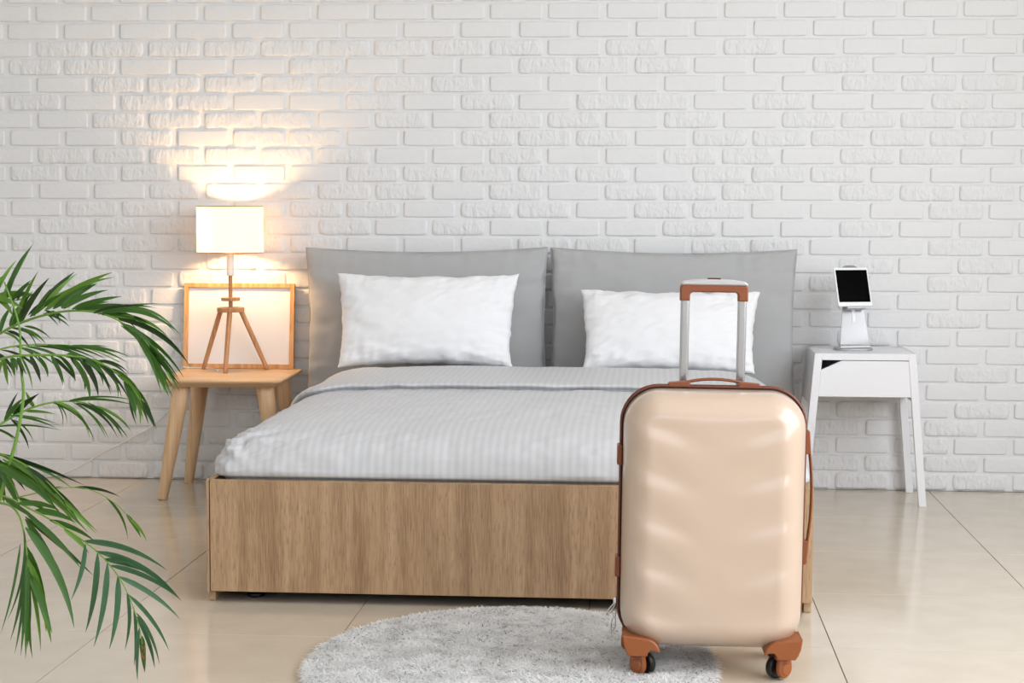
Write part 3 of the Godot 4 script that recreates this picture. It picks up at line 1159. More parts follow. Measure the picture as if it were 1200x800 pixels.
# ---------------------------------------------------------------- right bedside: white table, tablet on a stand
func white_table() -> void:
	var t := thing("white_bedside_table", "white metal bedside table with one drawer and slanted legs, against the brick wall", "bedside table", V(1.284, 0, 0.20))
	var H := 0.546
	var zf := 0.172        # front face
	var zb := -0.172
	# front and rear leg frames: top rail with two legs that slant outwards
	for z in [zf, zb + 0.006]:
		for s in [-1.0, 1.0]:
			var o := [P2(0.197, 0.0), P2(0.224, 0.0), P2(0.178, H - 0.006), P2(0.176, H), P2(0.150, H), P2(0.152, H - 0.030)]
			if s < 0:
				var r := []
				for k in range(o.size() - 1, -1, -1):
					r.append(P2(-o[k].x, o[k].y))
				o = r
			var m := MB.new()
			m.prism(o, z - 0.020 if z > 0 else z, z if z > 0 else z + 0.020, 0.0015)
			part("leg", m, M.white_metal, t)
	var m := MB.new()
	m.box(V(-0.176, H - 0.008, zb), V(0.176, H, zf - 0.0195), 0.002)
	part("tabletop", m, M.white_metal, t)
	m = MB.new()
	m.box(V(-0.1515, H - 0.024, zf - 0.0195), V(0.1515, H, zf), 0.0015)
	part("front_rail", m, M.white_metal, t)
	# side cheeks between front and rear legs
	for s in [-1.0, 1.0]:
		m = MB.new()
		var xf := Transform3D(Basis(Vector3.UP, PI / 2) , V(s * 0.1835, 0, 0))
		var lo := H - 0.185
		var sl := 0.046 / H
		var a := V(s * (0.1765), H, 0)
		var b := V(s * (0.1765 + sl * 0.185), lo, 0)
		var q := [a + V(0, 0, zf - 0.02), b + V(0, 0, zf - 0.02), b + V(0, 0, zb + 0.025), a + V(0, 0, zb + 0.025)]
		var inn := []
		for p in q:
			inn.append(p - V(s * 0.004, 0, 0))
		if s > 0:
			m.face(q); m.face([inn[3], inn[2], inn[1], inn[0]])
		else:
			m.face([q[3], q[2], q[1], q[0]]); m.face(inn)
		for k in 4:
			var j := (k + 1) % 4
			if s > 0:
				m.face([q[j], q[k], inn[k], inn[j]])
			else:
				m.face([q[k], q[j], inn[j], inn[k]])
		part("side_panel", m, M.white_metal, t)
	# drawer: a hollow box, its front with a cut corner to pull it by
	m = MB.new()
	for q in [[V(-0.1535, H - 0.152, zb + 0.03), V(0.1535, H - 0.150, zf - 0.0185)], [V(-0.1555, H - 0.152, zb + 0.03), V(-0.1535, H - 0.026, zf - 0.0185)], [V(0.1535, H - 0.152, zb + 0.03), V(0.1555, H - 0.026, zf - 0.0185)], [V(-0.1555, H - 0.152, zb + 0.028), V(0.1555, H - 0.026, zb + 0.03)], [V(-0.1555, H - 0.026, zb + 0.028), V(0.1555, H - 0.0245, zf - 0.0185)]]:
		m.box(q[0], q[1], 0.0005)
	var inside := part("drawer_box", m, M.white_metal, t)
	m = MB.new()
	m.prism([P2(-0.1630, H - 0.155), P2(0.1630, H - 0.155), P2(0.1525, H - 0.0262), P2(-0.083, H - 0.0262), P2(-0.1550, H - 0.0600)], zf - 0.018, zf - 0.002, 0.0012)
	part("drawer_front", m, M.white_metal, t)

func tablet() -> void:
	var H := 0.5465
	var s := thing("tablet_stand", "silver aluminium stand holding the tablet, on the white bedside table", "stand", V(1.257, H, 0.205))
	s.rotation.y = 0.10
	var m := MB.new()
	# base plate and rising column bent from one sheet
	m.prism(oval(0.069, 0.052, 32), 0.0, 0.008, 0.0015, Transform3D(Basis(Vector3.RIGHT, -PI / 2), V(0.002, 0, 0)))
	part("base", m, M.stand_aluminium, s)
	var rows := []
	for p in [[0.0545, 0.008, 0.046], [0.0545, 0.013, 0.0495], [0.0540, 0.019, 0.046], [0.0535, 0.024, 0.040], [0.0500, 0.055, 0.030], [0.0450, 0.095, 0.016], [0.0400, 0.135, 0.002], [0.0370, 0.160, -0.006]]:
		rows.append(p)
	for side in [0, 1]:
		var g := []
		for p in rows:
			var z: float = p[2] - 0.004 * side
			g.append([V(-p[0], p[1], z), V(-p[0] * 0.97, p[1], z + 0.0008), V(0, p[1], z + 0.001), V(p[0] * 0.97, p[1], z + 0.0008), V(p[0], p[1], z)])
		m = MB.new() if side == 0 else m
		m.grid(g, false, [], side == 1)
	for e in [-1.0, 1.0]:
		var g := []
		for p in rows:
			g.append([V(e * p[0], p[1], p[2]), V(e * p[0], p[1], p[2] - 0.004)])
		m.grid(g, false, [], e < 0)
	var col := part("column", m, M.stand_aluminium, s)
	m = MB.new()
	m.rbox(V(0.011, 0.050, 0.002), 0.0009, Transform3D(Basis(Vector3.RIGHT, -0.335), V(0.0, 0.122, 0.0085)))
	part("cable_slot", m, M.tablet_white, col)
	m = MB.new()
	m.prism(oval(0.040, 0.074, 32), -0.006, 0.0, 0.002, Transform3D(Basis(Vector3.UP, 0.16) * Basis(Vector3.RIGHT, -0.40), V(-0.002, 0.238, -0.014)))
	part("holder_plate", m, M.stand_grey, s)
	m = MB.new()
	m.tube([V(0, 0.13, -0.004), V(0, 0.16, -0.024), V(0, 0.21, -0.022)], [0.009], 12)
	part("arm", m, M.stand_aluminium, s)
	var lip := MB.new()
	lip.rbox(V(0.07, 0.008, 0.02), 0.003, Transform3D(Basis(Vector3.UP, 0.16) * Basis(Vector3.RIGHT, -0.40), V(0.003, 0.153, 0.026)))
	part("lip", lip, M.stand_aluminium, s)
	var t := thing("tablet", "small white tablet with a blank black screen, tilted back on the silver stand", "tablet", V(1.260, H + 0.157, 0.226))
	t.rotation = V(0, 0.30, 0)
	var tilt := Basis(Vector3.RIGHT, -0.36)
	m = MB.new()
	var o := []
	for q in rrect(0.0655, 0.0735, 0.006, 4, 2):
		o.append(q)
	m.prism(o, -0.004, 0.004, 0.0012, Transform3D(tilt, tilt * V(0, 0.0735, 0.005)))
	part("case", m, M.tablet_white, t)
	m = MB.new()
	m.box(V(-0.0605, -0.058, 0.0039), V(0.0605, 0.064, 0.0046), 0.0002)
	var sc := part("screen", m, M.tablet_screen, t)
	sc.transform = Transform3D(tilt, tilt * V(0, 0.0735, 0.005))

# ---------------------------------------------------------------- palm
func palm() -> void:
	var c := V(-1.13, 0, 2.82)
	var p := thing("potted_palm", "green feathery palm with long arching fronds, growing beside the bed's near left corner", "palm", Vector3.ZERO)
	var m := MB.new()
	m.lathe([P2(0, 0), P2(0.085, 0), P2(0.09, 0.004), P2(0.12, 0.225), P2(0.125, 0.23), P2(0.125, 0.25), P2(0.115, 0.25), P2(0.112, 0.225), P2(0.0, 0.225)], 36, Transform3D(Basis(), c))
	part("pot", m, M.pot_white, p)
	m = MB.new()
	m.lathe([P2(0.111, 0.2255), P2(0.08, 0.232), P2(0.0, 0.236)], 24, Transform3D(Basis(), c))
	part("soil", m, M.soil, p)
	frond(p, [V(-1.088, 0.440, 2.80), V(-1.024, 0.697, 2.82), V(-0.919, 0.776, 2.86), V(-0.816, 0.817, 2.90), V(-0.717, 0.834, 2.95), V(-0.638, 0.827, 2.98), V(-0.582, 0.801, 3.00), V(-0.542, 0.765, 3.00), V(-0.509, 0.722, 3.00), V(-0.494, 0.689, 3.00)], 0.003)
	leaf(V(-0.855, 0.815, 2.900), V(-0.774, 0.905, 2.945), 0.002, 0.0127)
	leaf(V(-0.816, 0.834, 2.900), V(-0.744, 0.915, 2.866), 0.004, 0.0127)
	leaf(V(-0.802, 0.830, 2.900), V(-0.646, 0.916, 2.908), 0.009, 0.0145)
	leaf(V(-0.747, 0.839, 2.950), V(-0.645, 0.879, 2.950), 0.005, 0.0127)
	leaf(V(-0.724, 0.837, 2.950), V(-0.611, 0.866, 2.957), 0.004, 0.0109)
	leaf(V(-0.709, 0.836, 2.950), V(-0.577, 0.848, 2.994), 0.004, 0.0109)
	leaf(V(-0.666, 0.832, 2.980), V(-0.520, 0.844, 3.006), 0.011, 0.0073)
	leaf(V(-0.651, 0.829, 2.980), V(-0.466, 0.792, 3.027), 0.025, 0.0091)
	leaf(V(-0.629, 0.825, 2.980), V(-0.513, 0.776, 2.942), 0.016, 0.0091)
	leaf(V(-0.614, 0.818, 2.980), V(-0.455, 0.722, 2.995), 0.022, 0.0109)
	leaf(V(-0.589, 0.807, 3.000), V(-0.460, 0.697, 3.018), 0.011, 0.0109)
	leaf(V(-0.578, 0.798, 3.000), V(-0.479, 0.672, 3.025), 0.005, 0.0127)
	leaf(V(-0.562, 0.783, 3.000), V(-0.486, 0.654, 3.012), 0.004, 0.0127)
	leaf(V(-0.542, 0.765, 3.000), V(-0.471, 0.682, 3.033), 0.004, 0.0091)
	leaf(V(-0.531, 0.751, 3.000), V(-0.480, 0.662, 2.980), 0.002, 0.0073)
	leaf(V(-0.791, 0.828, 2.900), V(-0.735, 0.811, 2.943), 0.004, 0.0073)
	leaf(V(-0.806, 0.825, 2.900), V(-0.749, 0.794, 2.891), 0.005, 0.0055)
	leaf(V(-0.849, 0.796, 2.900), V(-0.785, 0.769, 2.910), 0.007, 0.0055)
	leaf(V(-0.879, 0.787, 2.860), V(-0.800, 0.757, 2.900), 0.007, 0.0073)
	leaf(V(-0.903, 0.782, 2.860), V(-0.844, 0.746, 2.880), 0.009, 0.0073)
	leaf(V(-0.895, 0.789, 2.860), V(-0.870, 0.849, 2.841), 0.002, 0.0109)
	leaf(V(-0.919, 0.778, 2.860), V(-0.900, 0.837, 2.833), 0.002, 0.0109)
	leaf(V(-0.694, 0.834, 2.950), V(-0.587, 0.819, 2.933), 0.009, 0.0073)
	leaf(V(-0.835, 0.817, 2.900), V(-0.759, 0.867, 2.913), 0.004, 0.0109)
	leaf(V(-0.875, 0.797, 2.860), V(-0.812, 0.866, 2.910), 0.002, 0.0127)
	leaf(V(-0.783, 0.834, 2.900), V(-0.678, 0.893, 2.940), 0.005, 0.0109)
	leaf(V(-0.647, 0.827, 2.980), V(-0.546, 0.807, 2.970), 0.009, 0.0091)
	leaf(V(-0.595, 0.810, 3.000), V(-0.515, 0.739, 2.990), 0.009, 0.0091)
	leaf(V(-0.866, 0.816, 2.900), V(-0.803, 0.919, 2.932), 0.002, 0.0117)
	leaf(V(-0.748, 0.841, 2.950), V(-0.675, 0.891, 2.928), 0.004, 0.0118)
	leaf(V(-0.657, 0.828, 2.980), V(-0.482, 0.779, 2.971), 0.033, 0.0057)
	leaf(V(-0.627, 0.825, 2.980), V(-0.539, 0.777, 2.931), 0.009, 0.0084)
	leaf(V(-0.595, 0.804, 3.000), V(-0.481, 0.682, 2.968), 0.014, 0.0085)
	leaf(V(-0.578, 0.798, 3.000), V(-0.508, 0.677, 3.004), 0.007, 0.0078)
	leaf(V(-0.561, 0.785, 3.000), V(-0.493, 0.657, 3.019), 0.003, 0.0121)
	leaf(V(-0.545, 0.767, 3.000), V(-0.481, 0.688, 3.011), 0.003, 0.0078)
	leaf(V(-0.531, 0.748, 3.000), V(-0.504, 0.677, 2.986), 0.001, 0.0063)
	leaf(V(-0.799, 0.830, 2.900), V(-0.757, 0.814, 2.945), 0.002, 0.0061)
	leaf(V(-0.856, 0.794, 2.900), V(-0.815, 0.746, 2.912), 0.009, 0.0054)
	leaf(V(-0.889, 0.791, 2.860), V(-0.899, 0.852, 2.826), 0.001, 0.0080)
	leaf(V(-0.707, 0.837, 2.950), V(-0.618, 0.811, 2.907), 0.008, 0.0051)
	leaf(V(-0.826, 0.818, 2.900), V(-0.769, 0.883, 2.947), 0.002, 0.0072)
	leaf(V(-0.885, 0.800, 2.860), V(-0.823, 0.875, 2.909), 0.003, 0.0082)
	leaf(V(-0.779, 0.835, 2.900), V(-0.668, 0.895, 2.942), 0.004, 0.0081)
	leaf(V(-0.651, 0.829, 2.980), V(-0.535, 0.801, 2.990), 0.009, 0.0056)
	leaf(V(-0.602, 0.812, 3.000), V(-0.538, 0.729, 2.981), 0.006, 0.0056)
	leaf(V(-0.806, 0.835, 2.900), V(-0.740, 0.912, 2.859), 0.004, 0.0110)
	leaf(V(-0.814, 0.832, 2.900), V(-0.652, 0.904, 2.876), 0.012, 0.0104)
	leaf(V(-0.742, 0.838, 2.950), V(-0.651, 0.878, 2.922), 0.006, 0.0107)
	leaf(V(-0.717, 0.834, 2.950), V(-0.627, 0.856, 2.993), 0.005, 0.0091)
	leaf(V(-0.702, 0.839, 2.950), V(-0.571, 0.845, 2.989), 0.002, 0.0072)
	leaf(V(-0.666, 0.830, 2.980), V(-0.513, 0.854, 3.008), 0.005, 0.0067)
	leaf(V(-0.644, 0.832, 2.980), V(-0.486, 0.779, 2.945), 0.033, 0.0072)
	leaf(V(-0.612, 0.819, 2.980), V(-0.461, 0.712, 2.954), 0.020, 0.0086)
	leaf(V(-0.601, 0.806, 3.000), V(-0.481, 0.684, 2.980), 0.011, 0.0071)
	leaf(V(-0.574, 0.798, 3.000), V(-0.502, 0.666, 3.045), 0.007, 0.0080)
	leaf(V(-0.566, 0.781, 3.000), V(-0.516, 0.659, 2.966), 0.003, 0.0119)
	leaf(V(-0.552, 0.764, 3.000), V(-0.467, 0.683, 3.029), 0.003, 0.0082)
	leaf(V(-0.784, 0.831, 2.900), V(-0.762, 0.801, 2.918), 0.003, 0.0064)
	leaf(V(-0.800, 0.827, 2.900), V(-0.769, 0.797, 2.905), 0.004, 0.0043)
	leaf(V(-0.893, 0.789, 2.860), V(-0.807, 0.760, 2.906), 0.008, 0.0056)
	leaf(V(-0.911, 0.779, 2.860), V(-0.876, 0.736, 2.836), 0.013, 0.0060)
	leaf(V(-0.894, 0.791, 2.860), V(-0.856, 0.853, 2.862), 0.002, 0.0077)
	leaf(V(-0.839, 0.820, 2.900), V(-0.775, 0.870, 2.866), 0.004, 0.0071)
	leaf(V(-0.886, 0.795, 2.860), V(-0.868, 0.851, 2.820), 0.002, 0.0102)
	leaf(V(-0.782, 0.837, 2.900), V(-0.720, 0.877, 2.853), 0.004, 0.0090)
	leaf(V(-0.653, 0.830, 2.980), V(-0.578, 0.795, 2.962), 0.011, 0.0080)
	frond(p, [V(-1.007, 0.389, 2.95), V(-0.945, 0.674, 2.97), V(-0.867, 0.731, 3.00), V(-0.782, 0.741, 3.00), V(-0.689, 0.738, 3.00), V(-0.628, 0.715, 3.00), V(-0.587, 0.681, 3.00), V(-0.558, 0.641, 3.00), V(-0.536, 0.601, 3.00)], 0.003)
	leaf(V(-0.694, 0.737, 3.000), V(-0.663, 0.649, 2.967), 0.007, 0.0127)
	leaf(V(-0.713, 0.738, 3.000), V(-0.689, 0.664, 2.974), 0.007, 0.0109)
	leaf(V(-0.754, 0.740, 3.000), V(-0.717, 0.679, 3.034), 0.007, 0.0109)
	leaf(V(-0.782, 0.739, 3.000), V(-0.776, 0.690, 2.961), 0.005, 0.0091)
	leaf(V(-0.679, 0.733, 3.000), V(-0.610, 0.664, 3.047), 0.011, 0.0091)
	leaf(V(-0.689, 0.735, 3.000), V(-0.648, 0.675, 2.980), 0.011, 0.0091)
	leaf(V(-0.652, 0.724, 3.000), V(-0.599, 0.652, 3.007), 0.011, 0.0091)
	leaf(V(-0.596, 0.686, 3.000), V(-0.565, 0.608, 3.016), 0.005, 0.0091)
	leaf(V(-0.587, 0.677, 3.000), V(-0.543, 0.608, 3.041), 0.005, 0.0091)
	leaf(V(-0.574, 0.663, 3.000), V(-0.556, 0.590, 2.958), 0.005, 0.0091)
	leaf(V(-0.564, 0.648, 3.000), V(-0.521, 0.593, 3.035), 0.004, 0.0109)
	leaf(V(-0.628, 0.715, 3.000), V(-0.568, 0.634, 2.968), 0.015, 0.0091)
	leaf(V(-0.829, 0.735, 3.000), V(-0.810, 0.695, 3.022), 0.005, 0.0091)
	leaf(V(-0.857, 0.731, 3.000), V(-0.867, 0.669, 2.953), 0.005, 0.0091)
	leaf(V(-0.820, 0.737, 3.000), V(-0.787, 0.670, 3.027), 0.007, 0.0073)
	leaf(V(-0.735, 0.740, 3.000), V(-0.713, 0.682, 2.968), 0.009, 0.0109)
	leaf(V(-0.801, 0.739, 3.000), V(-0.788, 0.679, 2.971), 0.005, 0.0091)
	leaf(V(-0.661, 0.731, 3.000), V(-0.601, 0.693, 2.953), 0.011, 0.0073)
	leaf(V(-0.867, 0.731, 3.000), V(-0.889, 0.685, 2.982), 0.004, 0.0091)
	leaf(V(-0.726, 0.740, 3.000), V(-0.667, 0.706, 2.983), 0.009, 0.0091)
	leaf(V(-0.844, 0.733, 3.000), V(-0.812, 0.709, 3.048), 0.004, 0.0109)
	leaf(V(-0.609, 0.699, 3.000), V(-0.533, 0.617, 3.011), 0.011, 0.0091)
	leaf(V(-0.670, 0.733, 3.000), V(-0.617, 0.685, 2.986), 0.009, 0.0109)
	leaf(V(-0.642, 0.721, 3.000), V(-0.569, 0.650, 3.049), 0.009, 0.0091)
	leaf(V(-0.706, 0.733, 3.000), V(-0.682, 0.639, 2.967), 0.008, 0.0109)
	leaf(V(-0.705, 0.735, 3.000), V(-0.692, 0.664, 2.971), 0.008, 0.0093)
	leaf(V(-0.756, 0.742, 3.000), V(-0.710, 0.683, 3.046), 0.004, 0.0072)
	leaf(V(-0.684, 0.732, 3.000), V(-0.607, 0.670, 3.045), 0.009, 0.0068)
	leaf(V(-0.682, 0.738, 3.000), V(-0.627, 0.691, 3.018), 0.007, 0.0082)
	leaf(V(-0.597, 0.686, 3.000), V(-0.557, 0.623, 3.048), 0.007, 0.0086)
	leaf(V(-0.580, 0.674, 3.000), V(-0.583, 0.588, 2.956), 0.007, 0.0073)
	leaf(V(-0.574, 0.660, 3.000), V(-0.550, 0.598, 3.040), 0.007, 0.0074)
	leaf(V(-0.562, 0.650, 3.000), V(-0.521, 0.588, 3.020), 0.003, 0.0100)
	leaf(V(-0.633, 0.713, 3.000), V(-0.548, 0.630, 3.017), 0.019, 0.0075)
	leaf(V(-0.828, 0.735, 3.000), V(-0.797, 0.703, 3.034), 0.003, 0.0077)
	leaf(V(-0.858, 0.731, 3.000), V(-0.884, 0.681, 2.960), 0.003, 0.0079)
	leaf(V(-0.746, 0.736, 3.000), V(-0.710, 0.684, 2.970), 0.005, 0.0098)
	leaf(V(-0.800, 0.743, 3.000), V(-0.791, 0.694, 2.964), 0.005, 0.0059)
	leaf(V(-0.654, 0.730, 3.000), V(-0.585, 0.705, 2.998), 0.009, 0.0059)
	leaf(V(-0.870, 0.728, 3.000), V(-0.881, 0.679, 3.005), 0.003, 0.0077)
	leaf(V(-0.723, 0.740, 3.000), V(-0.683, 0.724, 3.004), 0.012, 0.0084)
	leaf(V(-0.840, 0.734, 3.000), V(-0.840, 0.694, 2.986), 0.003, 0.0089)
	leaf(V(-0.611, 0.702, 3.000), V(-0.548, 0.626, 3.024), 0.014, 0.0059)
	leaf(V(-0.681, 0.729, 3.000), V(-0.626, 0.703, 3.034), 0.006, 0.0101)
	leaf(V(-0.636, 0.721, 3.000), V(-0.601, 0.653, 3.026), 0.008, 0.0086)
	frond(p, [V(-1.181, 0.449, 2.60), V(-1.144, 0.650, 2.55), V(-1.056, 0.711, 2.50), V(-0.945, 0.719, 2.45), V(-0.865, 0.705, 2.40), V(-0.790, 0.674, 2.40)], 0.003)
	leaf(V(-0.945, 0.717, 2.450), V(-0.818, 0.681, 2.414), 0.011, 0.0073)
	leaf(V(-0.903, 0.717, 2.450), V(-0.767, 0.672, 2.404), 0.013, 0.0073)
	leaf(V(-0.988, 0.716, 2.450), V(-0.838, 0.671, 2.418), 0.013, 0.0073)
	leaf(V(-0.887, 0.709, 2.400), V(-0.805, 0.695, 2.379), 0.005, 0.0055)
	leaf(V(-1.013, 0.716, 2.500), V(-0.910, 0.664, 2.494), 0.011, 0.0073)
	leaf(V(-1.045, 0.709, 2.500), V(-0.968, 0.654, 2.481), 0.009, 0.0073)
	leaf(V(-1.067, 0.703, 2.500), V(-1.014, 0.648, 2.513), 0.007, 0.0091)
	leaf(V(-1.010, 0.714, 2.450), V(-0.904, 0.661, 2.417), 0.011, 0.0073)
	leaf(V(-0.957, 0.719, 2.450), V(-0.835, 0.682, 2.435), 0.007, 0.0060)
	leaf(V(-0.908, 0.715, 2.450), V(-0.740, 0.691, 2.468), 0.010, 0.0069)
	leaf(V(-1.003, 0.719, 2.450), V(-0.824, 0.668, 2.454), 0.017, 0.0056)
	leaf(V(-0.894, 0.707, 2.400), V(-0.800, 0.715, 2.446), 0.005, 0.0042)
	leaf(V(-1.017, 0.719, 2.500), V(-0.925, 0.661, 2.544), 0.013, 0.0054)
	leaf(V(-1.053, 0.709, 2.500), V(-0.964, 0.656, 2.476), 0.013, 0.0057)
	leaf(V(-1.066, 0.702, 2.500), V(-1.032, 0.640, 2.484), 0.004, 0.0068)
	frond(p, [V(-1.112, 0.263, 2.70), V(-1.054, 0.503, 2.68), V(-1.002, 0.546, 2.65), V(-0.961, 0.572, 2.62), V(-0.912, 0.590, 2.60), V(-0.864, 0.594, 2.57), V(-0.819, 0.584, 2.55), V(-0.767, 0.553, 2.55), V(-0.730, 0.511, 2.55)], 0.003)
	leaf(V(-0.864, 0.594, 2.570), V(-0.701, 0.586, 2.572), 0.011, 0.0073)
	leaf(V(-0.819, 0.584, 2.550), V(-0.724, 0.505, 2.554), 0.011, 0.0091)
	leaf(V(-0.833, 0.586, 2.550), V(-0.744, 0.501, 2.525), 0.015, 0.0073)
	leaf(V(-0.843, 0.590, 2.570), V(-0.741, 0.509, 2.582), 0.016, 0.0073)
	leaf(V(-0.854, 0.592, 2.570), V(-0.776, 0.498, 2.537), 0.016, 0.0073)
	leaf(V(-0.891, 0.593, 2.600), V(-0.792, 0.500, 2.598), 0.018, 0.0091)
	leaf(V(-0.951, 0.574, 2.620), V(-0.873, 0.570, 2.635), 0.004, 0.0073)
	leaf(V(-0.883, 0.593, 2.600), V(-0.857, 0.545, 2.604), 0.005, 0.0055)
	leaf(V(-0.982, 0.563, 2.620), V(-0.872, 0.535, 2.628), 0.005, 0.0055)
	leaf(V(-1.013, 0.540, 2.650), V(-0.852, 0.535, 2.657), 0.009, 0.0055)
	leaf(V(-0.977, 0.561, 2.650), V(-0.945, 0.484, 2.619), 0.009, 0.0073)
	leaf(V(-0.982, 0.563, 2.620), V(-0.901, 0.622, 2.666), 0.004, 0.0127)
	leaf(V(-0.992, 0.555, 2.650), V(-0.937, 0.612, 2.668), 0.004, 0.0109)
	leaf(V(-0.808, 0.580, 2.550), V(-0.710, 0.522, 2.573), 0.009, 0.0073)
	leaf(V(-0.937, 0.580, 2.600), V(-0.941, 0.625, 2.646), 0.002, 0.0091)
	leaf(V(-1.023, 0.536, 2.650), V(-0.956, 0.500, 2.645), 0.007, 0.0073)
	leaf(V(-0.865, 0.595, 2.570), V(-0.702, 0.595, 2.553), 0.010, 0.0047)
	leaf(V(-0.823, 0.589, 2.550), V(-0.744, 0.501, 2.530), 0.008, 0.0065)
	leaf(V(-0.845, 0.590, 2.570), V(-0.778, 0.501, 2.552), 0.012, 0.0045)
	leaf(V(-0.884, 0.595, 2.600), V(-0.810, 0.506, 2.580), 0.020, 0.0085)
	leaf(V(-0.887, 0.597, 2.600), V(-0.876, 0.532, 2.582), 0.007, 0.0034)
	leaf(V(-0.984, 0.567, 2.650), V(-0.868, 0.543, 2.621), 0.007, 0.0051)
	leaf(V(-0.980, 0.554, 2.620), V(-0.934, 0.502, 2.618), 0.005, 0.0051)
	leaf(V(-0.986, 0.567, 2.620), V(-0.930, 0.611, 2.599), 0.004, 0.0099)
	leaf(V(-0.989, 0.558, 2.650), V(-0.962, 0.622, 2.637), 0.002, 0.0095)
	leaf(V(-0.814, 0.582, 2.550), V(-0.719, 0.536, 2.566), 0.010, 0.0045)
	leaf(V(-1.019, 0.536, 2.650), V(-0.975, 0.506, 2.632), 0.006, 0.0063)
	frond(p, [V(-1.010, 0.276, 2.95), V(-0.929, 0.427, 3.00), V(-0.865, 0.441, 3.02), V(-0.789, 0.418, 3.05), V(-0.723, 0.395, 3.08), V(-0.658, 0.362, 3.10), V(-0.617, 0.328, 3.10), V(-0.575, 0.288, 3.12), V(-0.547, 0.240, 3.13), V(-0.531, 0.187, 3.13), V(-0.525, 0.151, 3.13)], 0.0022)
	leaf(V(-0.658, 0.360, 3.100), V(-0.468, 0.309, 3.136), 0.016, 0.0145, "leaf_bluish")
	leaf(V(-0.631, 0.339, 3.100), V(-0.442, 0.246, 3.130), 0.018, 0.0145, "leaf_bluish")
	leaf(V(-0.613, 0.323, 3.100), V(-0.509, 0.287, 3.083), 0.009, 0.0145, "leaf_bluish")
	leaf(V(-0.602, 0.310, 3.100), V(-0.439, 0.245, 3.133), 0.013, 0.0127, "leaf_bluish")
	leaf(V(-0.578, 0.291, 3.120), V(-0.456, 0.196, 3.088), 0.011, 0.0109, "leaf_bluish")
	leaf(V(-0.554, 0.256, 3.130), V(-0.480, 0.129, 3.090), 0.011, 0.0091, "leaf_bluish")
	leaf(V(-0.536, 0.217, 3.130), V(-0.475, 0.123, 3.179), 0.005, 0.0109, "leaf_bluish")
	leaf(V(-0.535, 0.210, 3.130), V(-0.513, 0.088, 3.083), 0.005, 0.0109, "leaf_bluish")
	leaf(V(-0.526, 0.169, 3.130), V(-0.535, 0.078, 3.081), 0.000, 0.0127, "leaf_browning")
	leaf(V(-0.653, 0.354, 3.100), V(-0.673, 0.243, 3.137), -0.005, 0.0109, "leaf_bluish")
	leaf(V(-0.627, 0.335, 3.100), V(-0.672, 0.153, 3.050), -0.009, 0.0127, "leaf_bluish")
	leaf(V(-0.606, 0.314, 3.100), V(-0.633, 0.139, 3.116), -0.007, 0.0127, "leaf_bluish")
	leaf(V(-0.578, 0.291, 3.120), V(-0.597, 0.137, 3.126), -0.007, 0.0127, "leaf_bluish")
	leaf(V(-0.556, 0.258, 3.130), V(-0.571, 0.130, 3.102), -0.004, 0.0091, "leaf_bluish")
	leaf(V(-0.542, 0.228, 3.130), V(-0.551, 0.098, 3.105), -0.002, 0.0091, "leaf_bluish")
	leaf(V(-0.531, 0.185, 3.130), V(-0.522, 0.086, 3.177), -0.002, 0.0109, "leaf_bluish")
	leaf(V(-0.779, 0.414, 3.050), V(-0.694, 0.388, 3.039), 0.007, 0.0145)
	leaf(V(-0.736, 0.400, 3.080), V(-0.647, 0.351, 3.054), 0.007, 0.0127)
	leaf(V(-0.816, 0.428, 3.050), V(-0.726, 0.414, 3.044), 0.007, 0.0127)
	leaf(V(-0.855, 0.435, 3.020), V(-0.767, 0.387, 3.043), 0.005, 0.0145)
	leaf(V(-0.705, 0.381, 3.080), V(-0.659, 0.326, 3.059), 0.004, 0.0109)
	frond(p, [V(-1.031, 0.265, 2.90), V(-0.940, 0.398, 2.95), V(-0.863, 0.419, 3.00), V(-0.821, 0.401, 3.03), V(-0.801, 0.355, 3.05), V(-0.791, 0.293, 3.06), V(-0.790, 0.238, 3.06)], 0.003)
	leaf(V(-0.806, 0.397, 3.030), V(-0.664, 0.267, 3.012), 0.005, 0.0164, "leaf_browning")
	leaf(V(-0.806, 0.392, 3.030), V(-0.706, 0.220, 3.047), 0.011, 0.0182)
	leaf(V(-0.799, 0.377, 3.050), V(-0.683, 0.171, 3.089), 0.015, 0.0182)
	leaf(V(-0.791, 0.311, 3.060), V(-0.747, 0.129, 3.050), 0.007, 0.0182)
	leaf(V(-0.791, 0.293, 3.060), V(-0.752, 0.124, 3.101), 0.005, 0.0145)
	leaf(V(-0.790, 0.265, 3.060), V(-0.800, 0.087, 3.020), 0.002, 0.0109)
	leaf(V(-0.791, 0.302, 3.060), V(-0.785, 0.107, 3.102), 0.002, 0.0109)
	leaf(V(-0.792, 0.320, 3.060), V(-0.797, 0.111, 3.098), -0.002, 0.0109)
	leaf(V(-0.798, 0.328, 3.050), V(-0.810, 0.116, 3.098), -0.004, 0.0091)
	leaf(V(-0.799, 0.340, 3.050), V(-0.825, 0.139, 3.083), -0.007, 0.0091)
	leaf(V(-0.801, 0.359, 3.050), V(-0.834, 0.182, 3.071), -0.009, 0.0073)
	leaf(V(-0.798, 0.337, 3.050), V(-0.760, 0.151, 3.044), 0.009, 0.0164)
	leaf(V(-0.803, 0.373, 3.050), V(-0.804, 0.264, 3.072), -0.004, 0.0073)
	leaf(V(-0.791, 0.284, 3.060), V(-0.728, 0.162, 3.098), 0.005, 0.0145)
	leaf(V(-0.801, 0.400, 3.030), V(-0.683, 0.288, 3.038), 0.008, 0.0123)
	leaf(V(-0.796, 0.291, 3.060), V(-0.792, 0.121, 3.072), 0.006, 0.0116)
	leaf(V(-0.811, 0.341, 3.050), V(-0.842, 0.157, 3.092), -0.006, 0.0059)
